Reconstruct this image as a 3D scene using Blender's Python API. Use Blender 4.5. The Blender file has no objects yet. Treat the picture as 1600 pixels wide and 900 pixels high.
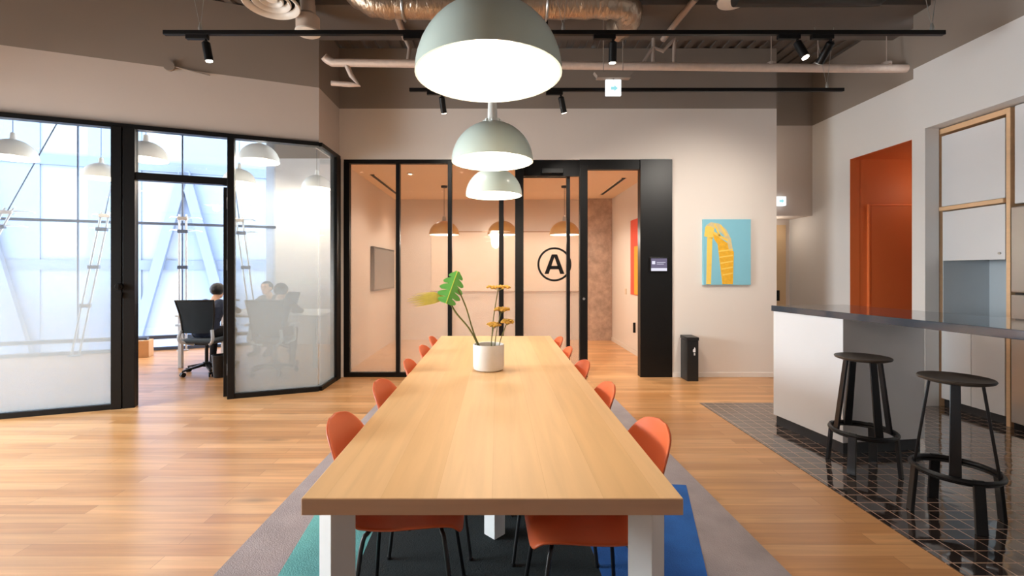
import bpy, bmesh, math, random
from mathutils import Vector, Matrix, noise
random.seed(7)
S = bpy.context.scene
COL = S.collection
PI = math.pi
# ------------------------------------------------------------------ helpers
F, CX, CY, H = 720.0, 777.0, 424.0, 1.35
def P(px, py, d):
    """photo pixel at depth d (metres along the view axis) -> world point"""
    return Vector(((px - CX) * d / F, d, H + (CY - py) * d / F))
def lin(c):
    return tuple(((v / 255) / 12.92 if v / 255 <= .04045 else ((v / 255 + .055) / 1.055) ** 2.4) for v in c)
def rot(rz): return Matrix.Rotation(rz, 4, 'Z')
def TR(loc, rz=0): return Matrix.Translation(Vector(loc)) @ rot(rz)

def box(bm, x0, x1, y0, y1, z0, z1, mi=0, M=None):
    vs = [bm.verts.new((x, y, z)) for x in (x0, x1) for y in (y0, y1) for z in (z0, z1)]
    fs = []
    for q in ((0, 1, 3, 2), (4, 6, 7, 5), (0, 4, 5, 1), (2, 3, 7, 6), (0, 2, 6, 4), (1, 5, 7, 3)):
        f = bm.faces.new([vs[i] for i in q]); f.material_index = mi; fs.append(f)
    if M: bmesh.ops.transform(bm, matrix=M, verts=vs)
    return vs
def prism(bm, pts, vec, mi=0):
    """closed polygon (3-D points) extruded along vec"""
    vec = Vector(vec)
    a = [bm.verts.new(p) for p in pts]; b = [bm.verts.new(Vector(p) + vec) for p in pts]
    n = len(pts)
    fs = [bm.faces.new(a[::-1]), bm.faces.new(b)]
    for i in range(n): fs.append(bm.faces.new((a[i], a[(i + 1) % n], b[(i + 1) % n], b[i])))
    for f in fs: f.material_index = mi
    return a + b
def lathe(bm, prof, seg=32, c=(0, 0, 0), mi=0, closed=False):
    """(r,z) profile turned round Z"""
    c = Vector(c); rings = []
    for r, z in prof:
        if r < 1e-6: rings.append([bm.verts.new(c + Vector((0, 0, z)))])
        else: rings.append([bm.verts.new(c + Vector((r * math.cos(2 * PI * k / seg), r * math.sin(2 * PI * k / seg), z))) for k in range(seg)])
    pairs = list(zip(rings, rings[1:]))
    if closed: pairs.append((rings[-1], rings[0]))
    for A, B in pairs:
        for k in range(seg):
            k2 = (k + 1) % seg
            if len(A) == 1 and len(B) == 1: continue
            if len(A) == 1: q = (A[0], B[k], B[k2])
            elif len(B) == 1: q = (A[k], B[0], A[k2])
            else: q = (A[k], B[k], B[k2], A[k2])
            f = bm.faces.new(q); f.material_index = mi
    return [v for r in rings for v in r]
def tube(bm, pts, r, seg=10, closed=False, mi=0, caps=True):
    pts = [Vector(p) for p in pts]; n = len(pts)
    rr = r if isinstance(r, (list, tuple)) else [r] * n
    def tan(i):
        if closed: return (pts[(i + 1) % n] - pts[(i - 1) % n]).normalized()
        if i == 0: return (pts[1] - pts[0]).normalized()
        if i == n - 1: return (pts[-1] - pts[-2]).normalized()
        return ((pts[i] - pts[i - 1]).normalized() + (pts[i + 1] - pts[i]).normalized()).normalized()
    t = tan(0); up = Vector((0, 0, 1)) if abs(t.z) < .9 else Vector((1, 0, 0))
    a = t.cross(up).normalized(); rings = []
    for i in range(n):
        t = tan(i); a = (a - t * a.dot(t)).normalized(); b = t.cross(a)
        rings.append([bm.verts.new(pts[i] + (a * math.cos(2 * PI * k / seg) + b * math.sin(2 * PI * k / seg)) * rr[i]) for k in range(seg)])
    pr = list(zip(rings, rings[1:]))
    if closed: pr.append((rings[-1], rings[0]))
    for A, B in pr:
        for k in range(seg):
            f = bm.faces.new((A[k], A[(k + 1) % seg], B[(k + 1) % seg], B[k])); f.material_index = mi
    if caps and not closed:
        f = bm.faces.new(rings[0][::-1]); f.material_index = mi
        f = bm.faces.new(rings[-1]); f.material_index = mi
def bar(bm, p, q, w, t, side, mi=0, w2=None, t2=None):
    """flat bar from p to q; width w along 'side', thickness t across"""
    p, q = Vector(p), Vector(q); d = (q - p).normalized(); s = Vector(side); s = (s - d * s.dot(d)).normalized(); n = d.cross(s)
    w2 = w2 or w; t2 = t2 or t
    A = [bm.verts.new(p + s * i * w / 2 + n * j * t / 2) for i, j in ((-1, -1), (1, -1), (1, 1), (-1, 1))]
    B = [bm.verts.new(q + s * i * w2 / 2 + n * j * t2 / 2) for i, j in ((-1, -1), (1, -1), (1, 1), (-1, 1))]
    bm.faces.new(A[::-1]); bm.faces.new(B)
    for k in range(4): bm.faces.new((A[k], A[(k + 1) % 4], B[(k + 1) % 4], B[k]))
def sph(bm, c, r, sc=(1, 1, 1), sub=2, M=None):
    g = bmesh.ops.create_icosphere(bm, subdivisions=sub, radius=1)['verts']
    m = Matrix.Translation(Vector(c)) @ Matrix.Diagonal((r * sc[0], r * sc[1], r * sc[2], 1))
    if M: m = M @ m
    bmesh.ops.transform(bm, matrix=m, verts=g)
def arc(c, r, a0, a1, n, plane='xz'):
    out = []
    for i in range(n + 1):
        a = a0 + (a1 - a0) * i / n; u, v = r * math.cos(a), r * math.sin(a)
        out.append(Vector(c) + (Vector((u, 0, v)) if plane == 'xz' else Vector((u, v, 0)) if plane == 'xy' else Vector((0, u, v))))
    return out
def smoothpath(pts, n=6):
    """Catmull-Rom through pts"""
    pts = [Vector(p) for p in pts]; out = []
    for i in range(len(pts) - 1):
        p0 = pts[max(i - 1, 0)]; p1 = pts[i]; p2 = pts[i + 1]; p3 = pts[min(i + 2, len(pts) - 1)]
        for k in range(n):
            t = k / n
            out.append(.5 * ((2 * p1) + (-p0 + p2) * t + (2 * p0 - 5 * p1 + 4 * p2 - p3) * t * t + (-p0 + 3 * p1 - 3 * p2 + p3) * t ** 3))
    out.append(pts[-1]); return out

BM = bmesh.new
def obj(name, bm, mats, parent=None, world=False, smooth=False, bevel=0, recalc=True):
    """link bm as ONE mesh object (local coordinates of its parent, or world=True)"""
    if recalc: bmesh.ops.recalc_face_normals(bm, faces=bm.faces[:])
    if parent is not None and world:
        M = Matrix.Identity(4); o = parent; chain = []
        while o is not None: chain.append(o); o = o.parent
        for o in reversed(chain): M = M @ TR(o.location, o.rotation_euler.z)
        bmesh.ops.transform(bm, matrix=M.inverted(), verts=bm.verts[:])
    me = bpy.data.meshes.new(name); bm.to_mesh(me); bm.free()
    for m in (mats if isinstance(mats, (list, tuple)) else [mats]): me.materials.append(m)
    if smooth:
        for p in me.polygons: p.use_smooth = True
        if smooth != 'all':
            me.set_sharp_from_angle(angle=math.radians(40))
    o = bpy.data.objects.new(name, me); COL.objects.link(o)
    if parent is not None: o.parent = parent
    if bevel:
        b = o.modifiers.new('edge', 'BEVEL'); b.width = bevel; b.segments = 2; b.limit_method = 'ANGLE'; b.angle_limit = math.radians(50)
    return o
def tag(o, label, cat, group=None, kind=None):
    o['label'] = label; o['category'] = cat
    if group: o['group'] = group
    if kind: o['kind'] = kind
    return o
def thing(name, label, cat, loc=(0, 0, 0), rz=0, group=None, kind=None):
    o = bpy.data.objects.new(name, None); COL.objects.link(o); o.empty_display_size = .1
    o.location = loc; o.rotation_euler = (0, 0, rz)
    return tag(o, label, cat, group, kind)
def solo(name, bm, mats, label, cat, group=None, kind=None, **kw):
    """thing made of one mesh given in world coordinates; origin moved to its base"""
    vs = bm.verts
    lo = Vector((min(v.co.x for v in vs), min(v.co.y for v in vs), min(v.co.z for v in vs)))
    hi = Vector((max(v.co.x for v in vs), max(v.co.y for v in vs), max(v.co.z for v in vs)))
    c = Vector(((lo.x + hi.x) / 2, (lo.y + hi.y) / 2, lo.z))
    if kind == 'structure': c = Vector((0, 0, 0))
    bmesh.ops.translate(bm, verts=bm.verts[:], vec=-c)
    o = obj(name, bm, mats, **kw); o.location = c
    return tag(o, label, cat, group, kind)
def dup(root, loc, rz=0, label=None):
    r = root.copy(); COL.objects.link(r); r.location = loc; r.rotation_euler = (0, 0, rz)
    if label: r['label'] = label
    for ch in list(root.children):
        c = ch.copy(); COL.objects.link(c); c.parent = r
        for g in ch.children:
            d = g.copy(); COL.objects.link(d); d.parent = c
    return r

# ------------------------------------------------------------------ materials
def N(nt, t, **kw):
    n = nt.nodes.new(t)
    for k, v in kw.items():
        if k in n.inputs: n.inputs[k].default_value = v
        else: setattr(n, k, v)
    return n
def newmat(name):
    m = bpy.data.materials.new(name); m.use_nodes = True
    nt = m.node_tree; nt.nodes.clear()
    out = nt.nodes.new('ShaderNodeOutputMaterial')
    return m, nt, out
def pm(name, col, rough=.5, metal=0, var=.06, scale=6, bump=0, bscale=80, spec=.5, coat=0):
    """principled with a soft procedural tint"""
    m, nt, out = newmat(name); L = nt.links.new
    b = N(nt, 'ShaderNodeBsdfPrincipled', Roughness=rough, Metallic=metal)
    b.inputs['Specular IOR Level'].default_value = spec
    b.inputs['Coat Weight'].default_value = coat
    tc = N(nt, 'ShaderNodeTexCoord'); nz = N(nt, 'ShaderNodeTexNoise', Scale=scale, Detail=3.0)
    L(tc.outputs['Object'], nz.inputs['Vector'])
    mr = N(nt, 'ShaderNodeMapRange'); mr.inputs['To Min'].default_value = 1 - var; mr.inputs['To Max'].default_value = 1 + var
    L(nz.outputs['Fac'], mr.inputs['Value'])
    mx = N(nt, 'ShaderNodeMix', data_type='RGBA', blend_type='MULTIPLY'); mx.inputs[0].default_value = 1
    mx.inputs[6].default_value = (*lin(col), 1); L(mr.outputs[0], mx.inputs[7])
    L(mx.outputs[2], b.inputs['Base Color'])
    if bump:
        n2 = N(nt, 'ShaderNodeTexNoise', Scale=bscale, Detail=4.0); L(tc.outputs['Object'], n2.inputs['Vector'])
        bp = N(nt, 'ShaderNodeBump', Strength=bump, Distance=.01); L(n2.outputs['Fac'], bp.inputs['Height']); L(bp.outputs[0], b.inputs['Normal'])
    L(b.outputs[0], out.inputs[0])
    return m
def emit(name, col, strength):
    m, nt, out = newmat(name)
    e = N(nt, 'ShaderNodeEmission', Strength=strength); e.inputs[0].default_value = (*lin(col), 1)
    nt.links.new(e.outputs[0], out.inputs[0]); return m
def planks(name, c1, c2, cm, width, length, along, rough, grain=.18, mortar=.0012, spec=.5, knots=True):
    """boards: brick pattern of staves with stretched grain"""
    m, nt, out = newmat(name); L = nt.links.new
    tc = N(nt, 'ShaderNodeTexCoord'); mp = N(nt, 'ShaderNodeMapping')
    if along == 'Y': mp.inputs['Rotation'].default_value = (0, 0, PI / 2)
    L(tc.outputs['Object'], mp.inputs[0])
    br = N(nt, 'ShaderNodeTexBrick', Scale=1.0); br.offset = .37; br.offset_frequency = 2
    br.inputs['Brick Width'].default_value = length; br.inputs['Row Height'].default_value = width
    br.inputs['Mortar Size'].default_value = mortar; br.inputs['Mortar Smooth'].default_value = .3; br.inputs['Bias'].default_value = 0
    br.inputs['Color1'].default_value = (*lin(c1), 1); br.inputs['Color2'].default_value = (*lin(c2), 1); br.inputs['Mortar'].default_value = (*lin(cm), 1)
    L(mp.outputs[0], br.inputs['Vector'])
    m2 = N(nt, 'ShaderNodeMapping'); m2.inputs['Scale'].default_value = (1.6, 26, 26); L(mp.outputs[0], m2.inputs[0])
    nz = N(nt, 'ShaderNodeTexNoise', Scale=1.0, Detail=5.0, Distortion=.6); L(m2.outputs[0], nz.inputs['Vector'])
    mr = N(nt, 'ShaderNodeMapRange'); mr.inputs['From Min'].default_value = .25; mr.inputs['From Max'].default_value = .75
    mr.inputs['To Min'].default_value = 1 - grain; mr.inputs['To Max'].default_value = 1 + grain; L(nz.outputs['Fac'], mr.inputs['Value'])
    m3 = N(nt, 'ShaderNodeMapping'); m3.inputs['Scale'].default_value = (.9, 5.5, 5); L(mp.outputs[0], m3.inputs[0])
    n3 = N(nt, 'ShaderNodeTexNoise', Scale=1.0, Detail=2.0); L(m3.outputs[0], n3.inputs['Vector'])
    r3 = N(nt, 'ShaderNodeMapRange'); r3.inputs['From Min'].default_value = .3; r3.inputs['From Max'].default_value = .7
    r3.inputs['To Min'].default_value = 1 - grain * .7; r3.inputs['To Max'].default_value = 1 + grain * .5; L(n3.outputs['Fac'], r3.inputs['Value'])
    mu = N(nt, 'ShaderNodeMath', operation='MULTIPLY'); L(mr.outputs[0], mu.inputs[0]); L(r3.outputs[0], mu.inputs[1])
    mx = N(nt, 'ShaderNodeMix', data_type='RGBA', blend_type='MULTIPLY'); mx.inputs[0].default_value = 1
    L(br.outputs['Color'], mx.inputs[6]); L(mu.outputs[0], mx.inputs[7])
    last = mx.outputs[2]
    if knots:
        m4 = N(nt, 'ShaderNodeMapping'); m4.inputs['Scale'].default_value = (1.1, 3.4, 3); L(mp.outputs[0], m4.inputs[0])
        vo = N(nt, 'ShaderNodeTexVoronoi', Scale=1.0); L(m4.outputs[0], vo.inputs['Vector'])
        rk = N(nt, 'ShaderNodeMapRange'); rk.inputs['From Min'].default_value = .03; rk.inputs['From Max'].default_value = .16
        rk.inputs['To Min'].default_value = .6; rk.inputs['To Max'].default_value = 1; L(vo.outputs['Distance'], rk.inputs['Value'])
        mk = N(nt, 'ShaderNodeMix', data_type='RGBA', blend_type='MULTIPLY'); mk.inputs[0].default_value = 1
        L(last, mk.inputs[6]); L(rk.outputs[0], mk.inputs[7]); last = mk.outputs[2]
    b = N(nt, 'ShaderNodeBsdfPrincipled', Roughness=rough); b.inputs['Specular IOR Level'].default_value = spec
    L(last, b.inputs['Base Color'])
    L(b.outputs[0], out.inputs[0]); return m
def glassmat(name, tint=(255, 255, 255), film=None, filmcol=(236, 238, 238), refl=1):
    """clear pane; film = list of (z, cover) stops of a white dot film"""
    m, nt, out = newmat(name); L = nt.links.new
    tr = N(nt, 'ShaderNodeBsdfTransparent'); tr.inputs[0].default_value = (*lin(tint), 1)
    gl = N(nt, 'ShaderNodeBsdfGlossy', Roughness=.01)
    lw = N(nt, 'ShaderNodeLayerWeight'); lw.inputs['Blend'].default_value = .5
    pw = N(nt, 'ShaderNodeMath', operation='POWER'); pw.inputs[1].default_value = 5.0; L(lw.outputs['Facing'], pw.inputs[0])
    fr = N(nt, 'ShaderNodeMath', operation='MULTIPLY_ADD'); fr.inputs[1].default_value = .9 * refl; fr.inputs[2].default_value = .022 * refl; L(pw.outputs[0], fr.inputs[0])
    mx = N(nt, 'ShaderNodeMixShader'); L(fr.outputs[0], mx.inputs[0]); L(tr.outputs[0], mx.inputs[1]); L(gl.outputs[0], mx.inputs[2])
    last = mx.outputs[0]
    if film:
        di = N(nt, 'ShaderNodeBsdfDiffuse'); di.inputs[0].default_value = (*lin(filmcol), 1)
        tl = N(nt, 'ShaderNodeBsdfTranslucent'); tl.inputs[0].default_value = (*lin(filmcol), 1)
        md = N(nt, 'ShaderNodeMixShader'); md.inputs[0].default_value = .62; L(di.outputs[0], md.inputs[1]); L(tl.outputs[0], md.inputs[2])
        tc = N(nt, 'ShaderNodeTexCoord'); sx = N(nt, 'ShaderNodeSeparateXYZ'); L(tc.outputs['Object'], sx.inputs[0])
        mr = N(nt, 'ShaderNodeMapRange'); mr.inputs['From Max'].default_value = 2.8; L(sx.outputs[2], mr.inputs['Value'])
        cr = N(nt, 'ShaderNodeValToRGB'); cr.color_ramp.interpolation = 'LINEAR'
        el = cr.color_ramp.elements
        el[0].position = film[0][0] / 2.8; el[0].color = (film[0][1],) * 3 + (1,); el.remove(el[1])
        for z, c in film[1:]: e = el.new(z / 2.8); e.color = (c, c, c, 1)
        L(mr.outputs[0], cr.inputs[0])
        m2 = N(nt, 'ShaderNodeMixShader'); L(cr.outputs[0], m2.inputs[0]); L(last, m2.inputs[1]); L(md.outputs[0], m2.inputs[2]); last = m2.outputs[0]
    L(last, out.inputs[0]); return m
def concrete(name, c):
    m, nt, out = newmat(name); L = nt.links.new
    tc = N(nt, 'ShaderNodeTexCoord'); nz = N(nt, 'ShaderNodeTexNoise', Scale=5.0, Detail=8.0, Roughness=.7); L(tc.outputs['Object'], nz.inputs['Vector'])
    cr = N(nt, 'ShaderNodeValToRGB'); cr.color_ramp.elements[0].position = .3; cr.color_ramp.elements[1].position = .72
    cr.color_ramp.elements[0].color = (*lin([v * .72 for v in c]), 1); cr.color_ramp.elements[1].color = (*lin(c), 1)
    L(nz.outputs['Fac'], cr.inputs[0]); b = N(nt, 'ShaderNodeBsdfPrincipled', Roughness=.85); L(cr.outputs[0], b.inputs['Base Color'])
    L(b.outputs[0], out.inputs[0]); return m
def foil(name, c, rough=.28):
    m, nt, out = newmat(name); L = nt.links.new
    tc = N(nt, 'ShaderNodeTexCoord'); mp = N(nt, 'ShaderNodeMapping'); mp.inputs['Scale'].default_value = (2.5, 1, 1); L(tc.outputs['Object'], mp.inputs[0])
    nz = N(nt, 'ShaderNodeTexNoise', Scale=14.0, Detail=4.0); L(mp.outputs[0], nz.inputs['Vector'])
    bp = N(nt, 'ShaderNodeBump', Strength=.7, Distance=.02); L(nz.outputs['Fac'], bp.inputs['Height'])
    b = N(nt, 'ShaderNodeBsdfPrincipled', Roughness=rough, Metallic=.9); b.inputs['Base Color'].default_value = (*lin(c), 1)
    L(bp.outputs[0], b.inputs['Normal']); L(b.outputs[0], out.inputs[0]); return m
def tilemat():
    m, nt, out = newmat('black_tile'); L = nt.links.new
    tc = N(nt, 'ShaderNodeTexCoord'); br = N(nt, 'ShaderNodeTexBrick', Scale=1.0); br.offset = 0
    br.inputs['Brick Width'].default_value = .1; br.inputs['Row Height'].default_value = .0925
    br.inputs['Mortar Size'].default_value = .0035; br.inputs['Mortar Smooth'].default_value = .1
    br.inputs['Color1'].default_value = (*lin((40, 34, 33)), 1); br.inputs['Color2'].default_value = (*lin((56, 47, 45)), 1); br.inputs['Mortar'].default_value = (*lin((176, 138, 112)), 1)
    L(tc.outputs['Object'], br.inputs['Vector'])
    b = N(nt, 'ShaderNodeBsdfPrincipled'); L(br.outputs['Color'], b.inputs['Base Color'])
    mr = N(nt, 'ShaderNodeMapRange'); mr.inputs['To Min'].default_value = .06; mr.inputs['To Max'].default_value = .3; L(br.outputs['Fac'], mr.inputs['Value']); L(mr.outputs[0], b.inputs['Roughness'])
    nz = N(nt, 'ShaderNodeTexNoise', Scale=9.0, Detail=1.0); L(tc.outputs['Object'], nz.inputs['Vector'])
    bp = N(nt, 'ShaderNodeBump', Strength=.12, Distance=.02); L(nz.outputs['Fac'], bp.inputs['Height']); L(bp.outputs[0], b.inputs['Normal'])
    b.inputs['IOR'].default_value = 2.5; b.inputs['Coat Weight'].default_value = .5; b.inputs['Coat Roughness'].default_value = .05
    L(b.outputs[0], out.inputs[0]); return m

M_floor = planks('oak_floor', (212, 160, 109), (184, 130, 80), (150, 102, 62), .095, 1.15, 'X', .3, .17)
M_table = planks('table_wood', (234, 192, 142), (225, 180, 126), (216, 170, 118), .15, 6.0, 'Y', .5, .07, .0006, knots=False)
M_edge = planks('table_edge_wood', (236, 196, 164), (228, 188, 156), (222, 182, 150), .2, 6.0, 'X', .5, .08, .0003, knots=False)
M_white = pm('shaded_white_paint', (208, 196, 187), .7, var=.015, scale=2)  # wall white with the shade of the left bulkhead put into its colour
M_white3 = pm('lit_white_paint', (230, 220, 211), .7, var=.015, scale=2)  # same wall white, lifted: lamplight on the back wall is in the colour
M_white2 = pm('daylit_white_paint', (226, 224, 222), .7, var=.015, scale=2)  # same wall white, with cool daylight on the right wall coloured in
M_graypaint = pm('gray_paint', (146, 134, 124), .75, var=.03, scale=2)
M_deck = pm('dark_deck', (98, 90, 84), .7, var=.05)
M_black = pm('black_metal', (11, 9, 9), .45, var=.05, spec=.3)
M_blacksat = pm('black_satin', (14, 13, 13), .38, var=.04, spec=.35)
M_tile = tilemat()
M_glass = glassmat('clear_glass', (250, 252, 252))
M_film1 = glassmat('film_glass_office', (248, 252, 253), [(.3, .238), (.85, .234), (1.08, .19), (1.3, .11), (1.7, .04), (2.3, .01)], (220, 224, 224))
M_film2 = glassmat('film_glass_meeting', (252, 250, 248), [(.2, .22), (.8, .18), (1.3, .10), (1.7, .04), (2.1, .008)], (226, 220, 214))
M_sheet1 = glassmat('film_sheet_office', (255, 255, 255), [(.3, .238), (.85, .234), (1.08, .19), (1.3, .11), (1.7, .04), (2.3, .01)], (220, 224, 224), 0)
M_sheet2 = glassmat('film_sheet_meeting', (255, 255, 255), [(.2, .22), (.8, .18), (1.3, .10), (1.7, .04), (2.1, .008)], (226, 220, 214), 0)
M_facade = glassmat('facade_glass', (238, 243, 250))
M_orangewall = pm('orange_paint', (206, 112, 58), .6, var=.03, scale=2)
M_orangetrim = pm('orange_trim', (228, 122, 62), .5, var=.03)  # lighter orange of the door casing
M_chair = pm('orange_shell', (206, 96, 52), .45, var=.03)
M_leg = pm('chair_black', (18, 18, 20), .4, var=.03)
M_tableleg = pm('white_leg', (226, 224, 222), .5, var=.02)
M_lamp = pm('pale_green_enamel', (222, 238, 229), .3, var=.02, coat=.3)
M_lampwhite = pm('lamp_white', (236, 236, 232), .5, var=.02)
M_glow = emit('lamp_glow', (255, 236, 208), 7.0)
M_glow2 = emit('spot_glow', (255, 240, 214), 9.0)
M_yellow = pm('mustard_enamel', (180, 124, 18), .4, var=.03)
M_cord = pm('cord_black', (22, 20, 20), .6, var=.02)
M_foil = foil('foil_duct', (186, 166, 146), .3)
M_wrap = pm('wrapped_pipe', (216, 196, 182), .6, metal=.25, var=.12, scale=18, bump=.5, bscale=40)
M_pipe = pm('gray_pipe', (176, 158, 146), .5, metal=.3, var=.05)
M_darkduct = pm('dark_duct', (60, 55, 50), .5, metal=.4, var=.05)
M_vent = pm('vent_white', (226, 218, 208), .45, var=.03)
M_ventcream = pm('vent_cream', (206, 186, 170), .6, var=.04)
M_wire = pm('steel_wire', (190, 190, 186), .35, metal=.8, var=.03)
M_meetwall = pm('meeting_paint', (218, 205, 192), .7, var=.03, scale=2)
M_meetceil = pm('meeting_ceiling', (234, 212, 186), .7, var=.02, scale=2)
M_meetboard = pm('white_panel', (232, 214, 194), .35, var=.02)
M_concrete = concrete('concrete', (206, 176, 156))
M_slab = pm('bar_top_dark', (58, 66, 76), .1, var=.12, scale=12, spec=1.0, coat=.5)
M_barbase = pm('bar_white', (226, 226, 228), .55, var=.02)
M_toe = pm('toe_dark', (48, 50, 54), .4, var=.05)
M_seatwood = pm('dark_seat', (58, 48, 40), .45, var=.12, scale=14)
M_stool = pm('stool_metal', (30, 31, 34), .35, var=.05, metal=.2)
M_cabwhite = pm('cabinet_white', (224, 224, 226), .4, var=.012)
M_cabwood = planks('cabinet_wood', (232, 192, 150), (226, 184, 140), (220, 176, 132), .3, 4, 'Y', .5, .06, .0003, knots=False)
M_backsplash = pm('backsplash', (196, 204, 210), .25, var=.03)
M_steel = pm('stainless', (190, 186, 182), .28, metal=.85, var=.04)
M_canvas = pm('canvas_blue', (134, 196, 214), .8, var=.03)
M_paintyel = pm('paint_yellow', (236, 178, 46), .8, var=.22, scale=26)
M_paintlite = pm('paint_light_yellow', (246, 206, 96), .8, var=.12, scale=22)
M_paintpale = pm('paint_pale', (216, 196, 148), .8, var=.1, scale=22)
M_red = pm('picture_red', (222, 84, 62), .7, var=.08)
M_picyel = pm('picture_yellow', (232, 160, 40), .7, var=.08)
M_bin = pm('bin_black', (26, 27, 29), .38, var=.04)
M_mark = pm('white_mark', (236, 236, 236), .5, var=.01)
M_signpanel = emit('sign_white', (246, 250, 252), 1.15)
M_signmark = emit('sign_mark', (150, 218, 226), .9)
M_screen = emit('display_screen', (120, 112, 136), .8)
M_screenlite = emit('display_bar', (222, 220, 236), .95)
M_rugg = pm('rug_gray', (160, 149, 150), .95, var=.3, scale=5, bump=.5, bscale=160)
M_rugt = pm('rug_teal', (104, 178, 178), .95, var=.25, scale=7, bump=.5, bscale=160)
M_rugb = pm('rug_blue', (34, 96, 174), .95, var=.35, scale=6, bump=.5, bscale=160)
M_rugk = pm('rug_black', (24, 34, 36), .95, var=.14, scale=8, bump=.5, bscale=160)
M_vase = pm('vase_white', (228, 222, 216), .45, var=.07, scale=14)
M_leaf = pm('leaf_green', (104, 176, 84), .35, var=.25, scale=22)
M_leafvein = pm('leaf_vein', (196, 208, 84), .4, var=.1)
M_palm = pm('dried_palm', (196, 176, 74), .6, var=.18, scale=30)
M_stem = pm('plant_stem', (104, 104, 52), .6, var=.15)
M_flower = pm('dried_flower', (206, 158, 60), .8, var=.2, scale=40)
M_soil = pm('soil', (60, 46, 36), .9, var=.2)
M_mesh = pm('chair_mesh', (62, 72, 80), .7, var=.06, scale=60)
M_chframe = pm('chair_white_frame', (212, 218, 226), .45, var=.02)
M_desk = pm('desk_white', (232, 230, 226), .4, var=.02)
M_skin = pm('skin', (214, 168, 140), .55, var=.03)
M_hair = pm('hair_black', (26, 22, 22), .5, var=.1, scale=40)
M_navy = pm('navy_cloth', (46, 54, 74), .9, var=.08, scale=12)
M_dark = pm('dark_cloth', (28, 28, 32), .9, var=.08, scale=12)
M_grayc = pm('gray_cloth', (92, 94, 100), .9, var=.08, scale=12)
M_shoe = pm('shoe_black', (20, 20, 22), .5, var=.05)
M_card = pm('cardboard', (206, 156, 106), .8, var=.08)
M_bldg = pm('pale_building', (112, 118, 128), .8, var=.03, scale=.5)
M_bldgband = pm('pale_blue_glazing', (92, 104, 126), .5, var=.05, scale=.6)
M_bldgbrace = pm('pale_brace', (82, 91, 107), .7, var=.03)
M_mast = pm('mast_steel', (196, 204, 212), .3, metal=.7, var=.04)
M_bluerail = pm('blue_gray_rail', (70, 84, 108), .5, var=.05)
M_switch = pm('switch_plate', (214, 190, 160), .5, var=.02)
M_brown = pm('alcove_door', (206, 176, 138), .6, var=.03)

# ------------------------------------------------------------------ setting: shell
YB = 5.89                                  # back wall
ANG = math.atan2(.362, .932)               # office glazing / facade run
LC = Vector((-2.02, 5.22, 0))              # glass corner of the office
FC = Vector((-6.0, 7.84, 0))               # facade origin
def struct(name, bm, mats, label, cat, **kw): return solo(name, bm, mats, label, cat, kind='structure', **kw)

b = BM(); prism(b, [(-6.15, -4.7, 0), (7, -4.7, 0), (7, 9.4, 0), (-2, 9.4, 0), (-9.9, 6.4, 0), (-6.15, 3.5, 0)], (0, 0, -.12))
struct('floor', b, M_floor, 'warm oak plank floor running through the whole office', 'floor')
b = BM(); box(b, 2.07, 4.5, -4.5, 4.72, 0, .004)
struct('floor_kitchen', b, M_tile, 'glossy black square floor tiles with pale brown joints around the bar', 'floor')
b = BM()
x = -10.4
while x < 7:
    ys = 3.4 if x < -6.1 else -4.7; ye = 7.84 + .388 * (x + 6) + .3 if x < -4.2 else 9.4
    prism(b, [(x, ys, 4.2), (x + .07, ys, 4.2), (x + .085, ys, 4.225), (x + .16, ys, 4.225), (x + .16, ys, 4.32), (x, ys, 4.32)], (0, ye - ys, 0)); x += .16
struct('ceiling', b, M_deck, 'dark painted corrugated metal deck ceiling above the pipes', 'ceiling')
b = BM(); box(b, -2.1, 4.6, 4.55, 5.25, 3.98, 4.2)
struct('trim_1', b, M_deck, 'dark boxed beam crossing under the deck ceiling', 'beam', bevel=.005)

# back wall with the wide opening for the meeting room front
b = BM(); x0, x1, zt, zp = -1.963, 2.233, 2.78, 3.43
box(b, -2.1, x0, YB, YB + .14, 0, zp); box(b, x1, 3.57, YB, YB + .14, 0, zp); box(b, x0, x1, YB, YB + .14, zt, zp)
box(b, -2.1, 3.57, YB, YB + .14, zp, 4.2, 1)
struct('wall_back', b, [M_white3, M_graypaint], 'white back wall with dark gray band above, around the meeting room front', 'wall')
b = BM(); box(b, x1, 3.57, YB - .012, YB, 0, .06)
struct('baseboard_back', b, M_white3, 'low white baseboard under the painting', 'baseboard', bevel=.003)
# office bulkhead over the slanted glazing
b = BM(); Ml = TR(LC, ANG); n = .362 / .932
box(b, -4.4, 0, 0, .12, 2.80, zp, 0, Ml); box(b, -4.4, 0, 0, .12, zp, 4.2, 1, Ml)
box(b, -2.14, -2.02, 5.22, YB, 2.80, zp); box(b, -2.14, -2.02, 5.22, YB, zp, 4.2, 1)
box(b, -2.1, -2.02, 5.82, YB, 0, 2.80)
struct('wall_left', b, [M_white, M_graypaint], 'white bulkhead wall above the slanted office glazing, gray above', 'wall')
# right side walls
b = BM()
def rw(xa, xb, ya, yb, z0=0):
    if z0 < zp: box(b, xa, xb, ya, yb, z0, zp)
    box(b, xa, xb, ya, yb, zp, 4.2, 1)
rw(4.28, 4.42, -4.5, 2.2); rw(4.28, 4.42, 2.2, 4.61, 2.78); rw(4.28, 4.42, 4.61, 4.74)
box(b, 4.42, 5.1, 4.65, 4.74, 0, 2.9); box(b, 4.42, 5.1, 2.1, 2.2, 0, 2.9); box(b, 5.0, 5.1, 2.2, 4.65, 0, 2.9); box(b, 4.42, 5.1, 2.1, 4.74, 2.78, 2.9)
rw(4.5, 4.62, 4.74, 5.0); rw(4.5, 4.62, 5.0, 5.88, 2.78); rw(4.5, 4.62, 5.88, 7.2)
struct('wall_right', b, [M_white2, M_graypaint], 'white right wall with dark gray band above, stepping around the kitchen recess', 'wall')
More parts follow.
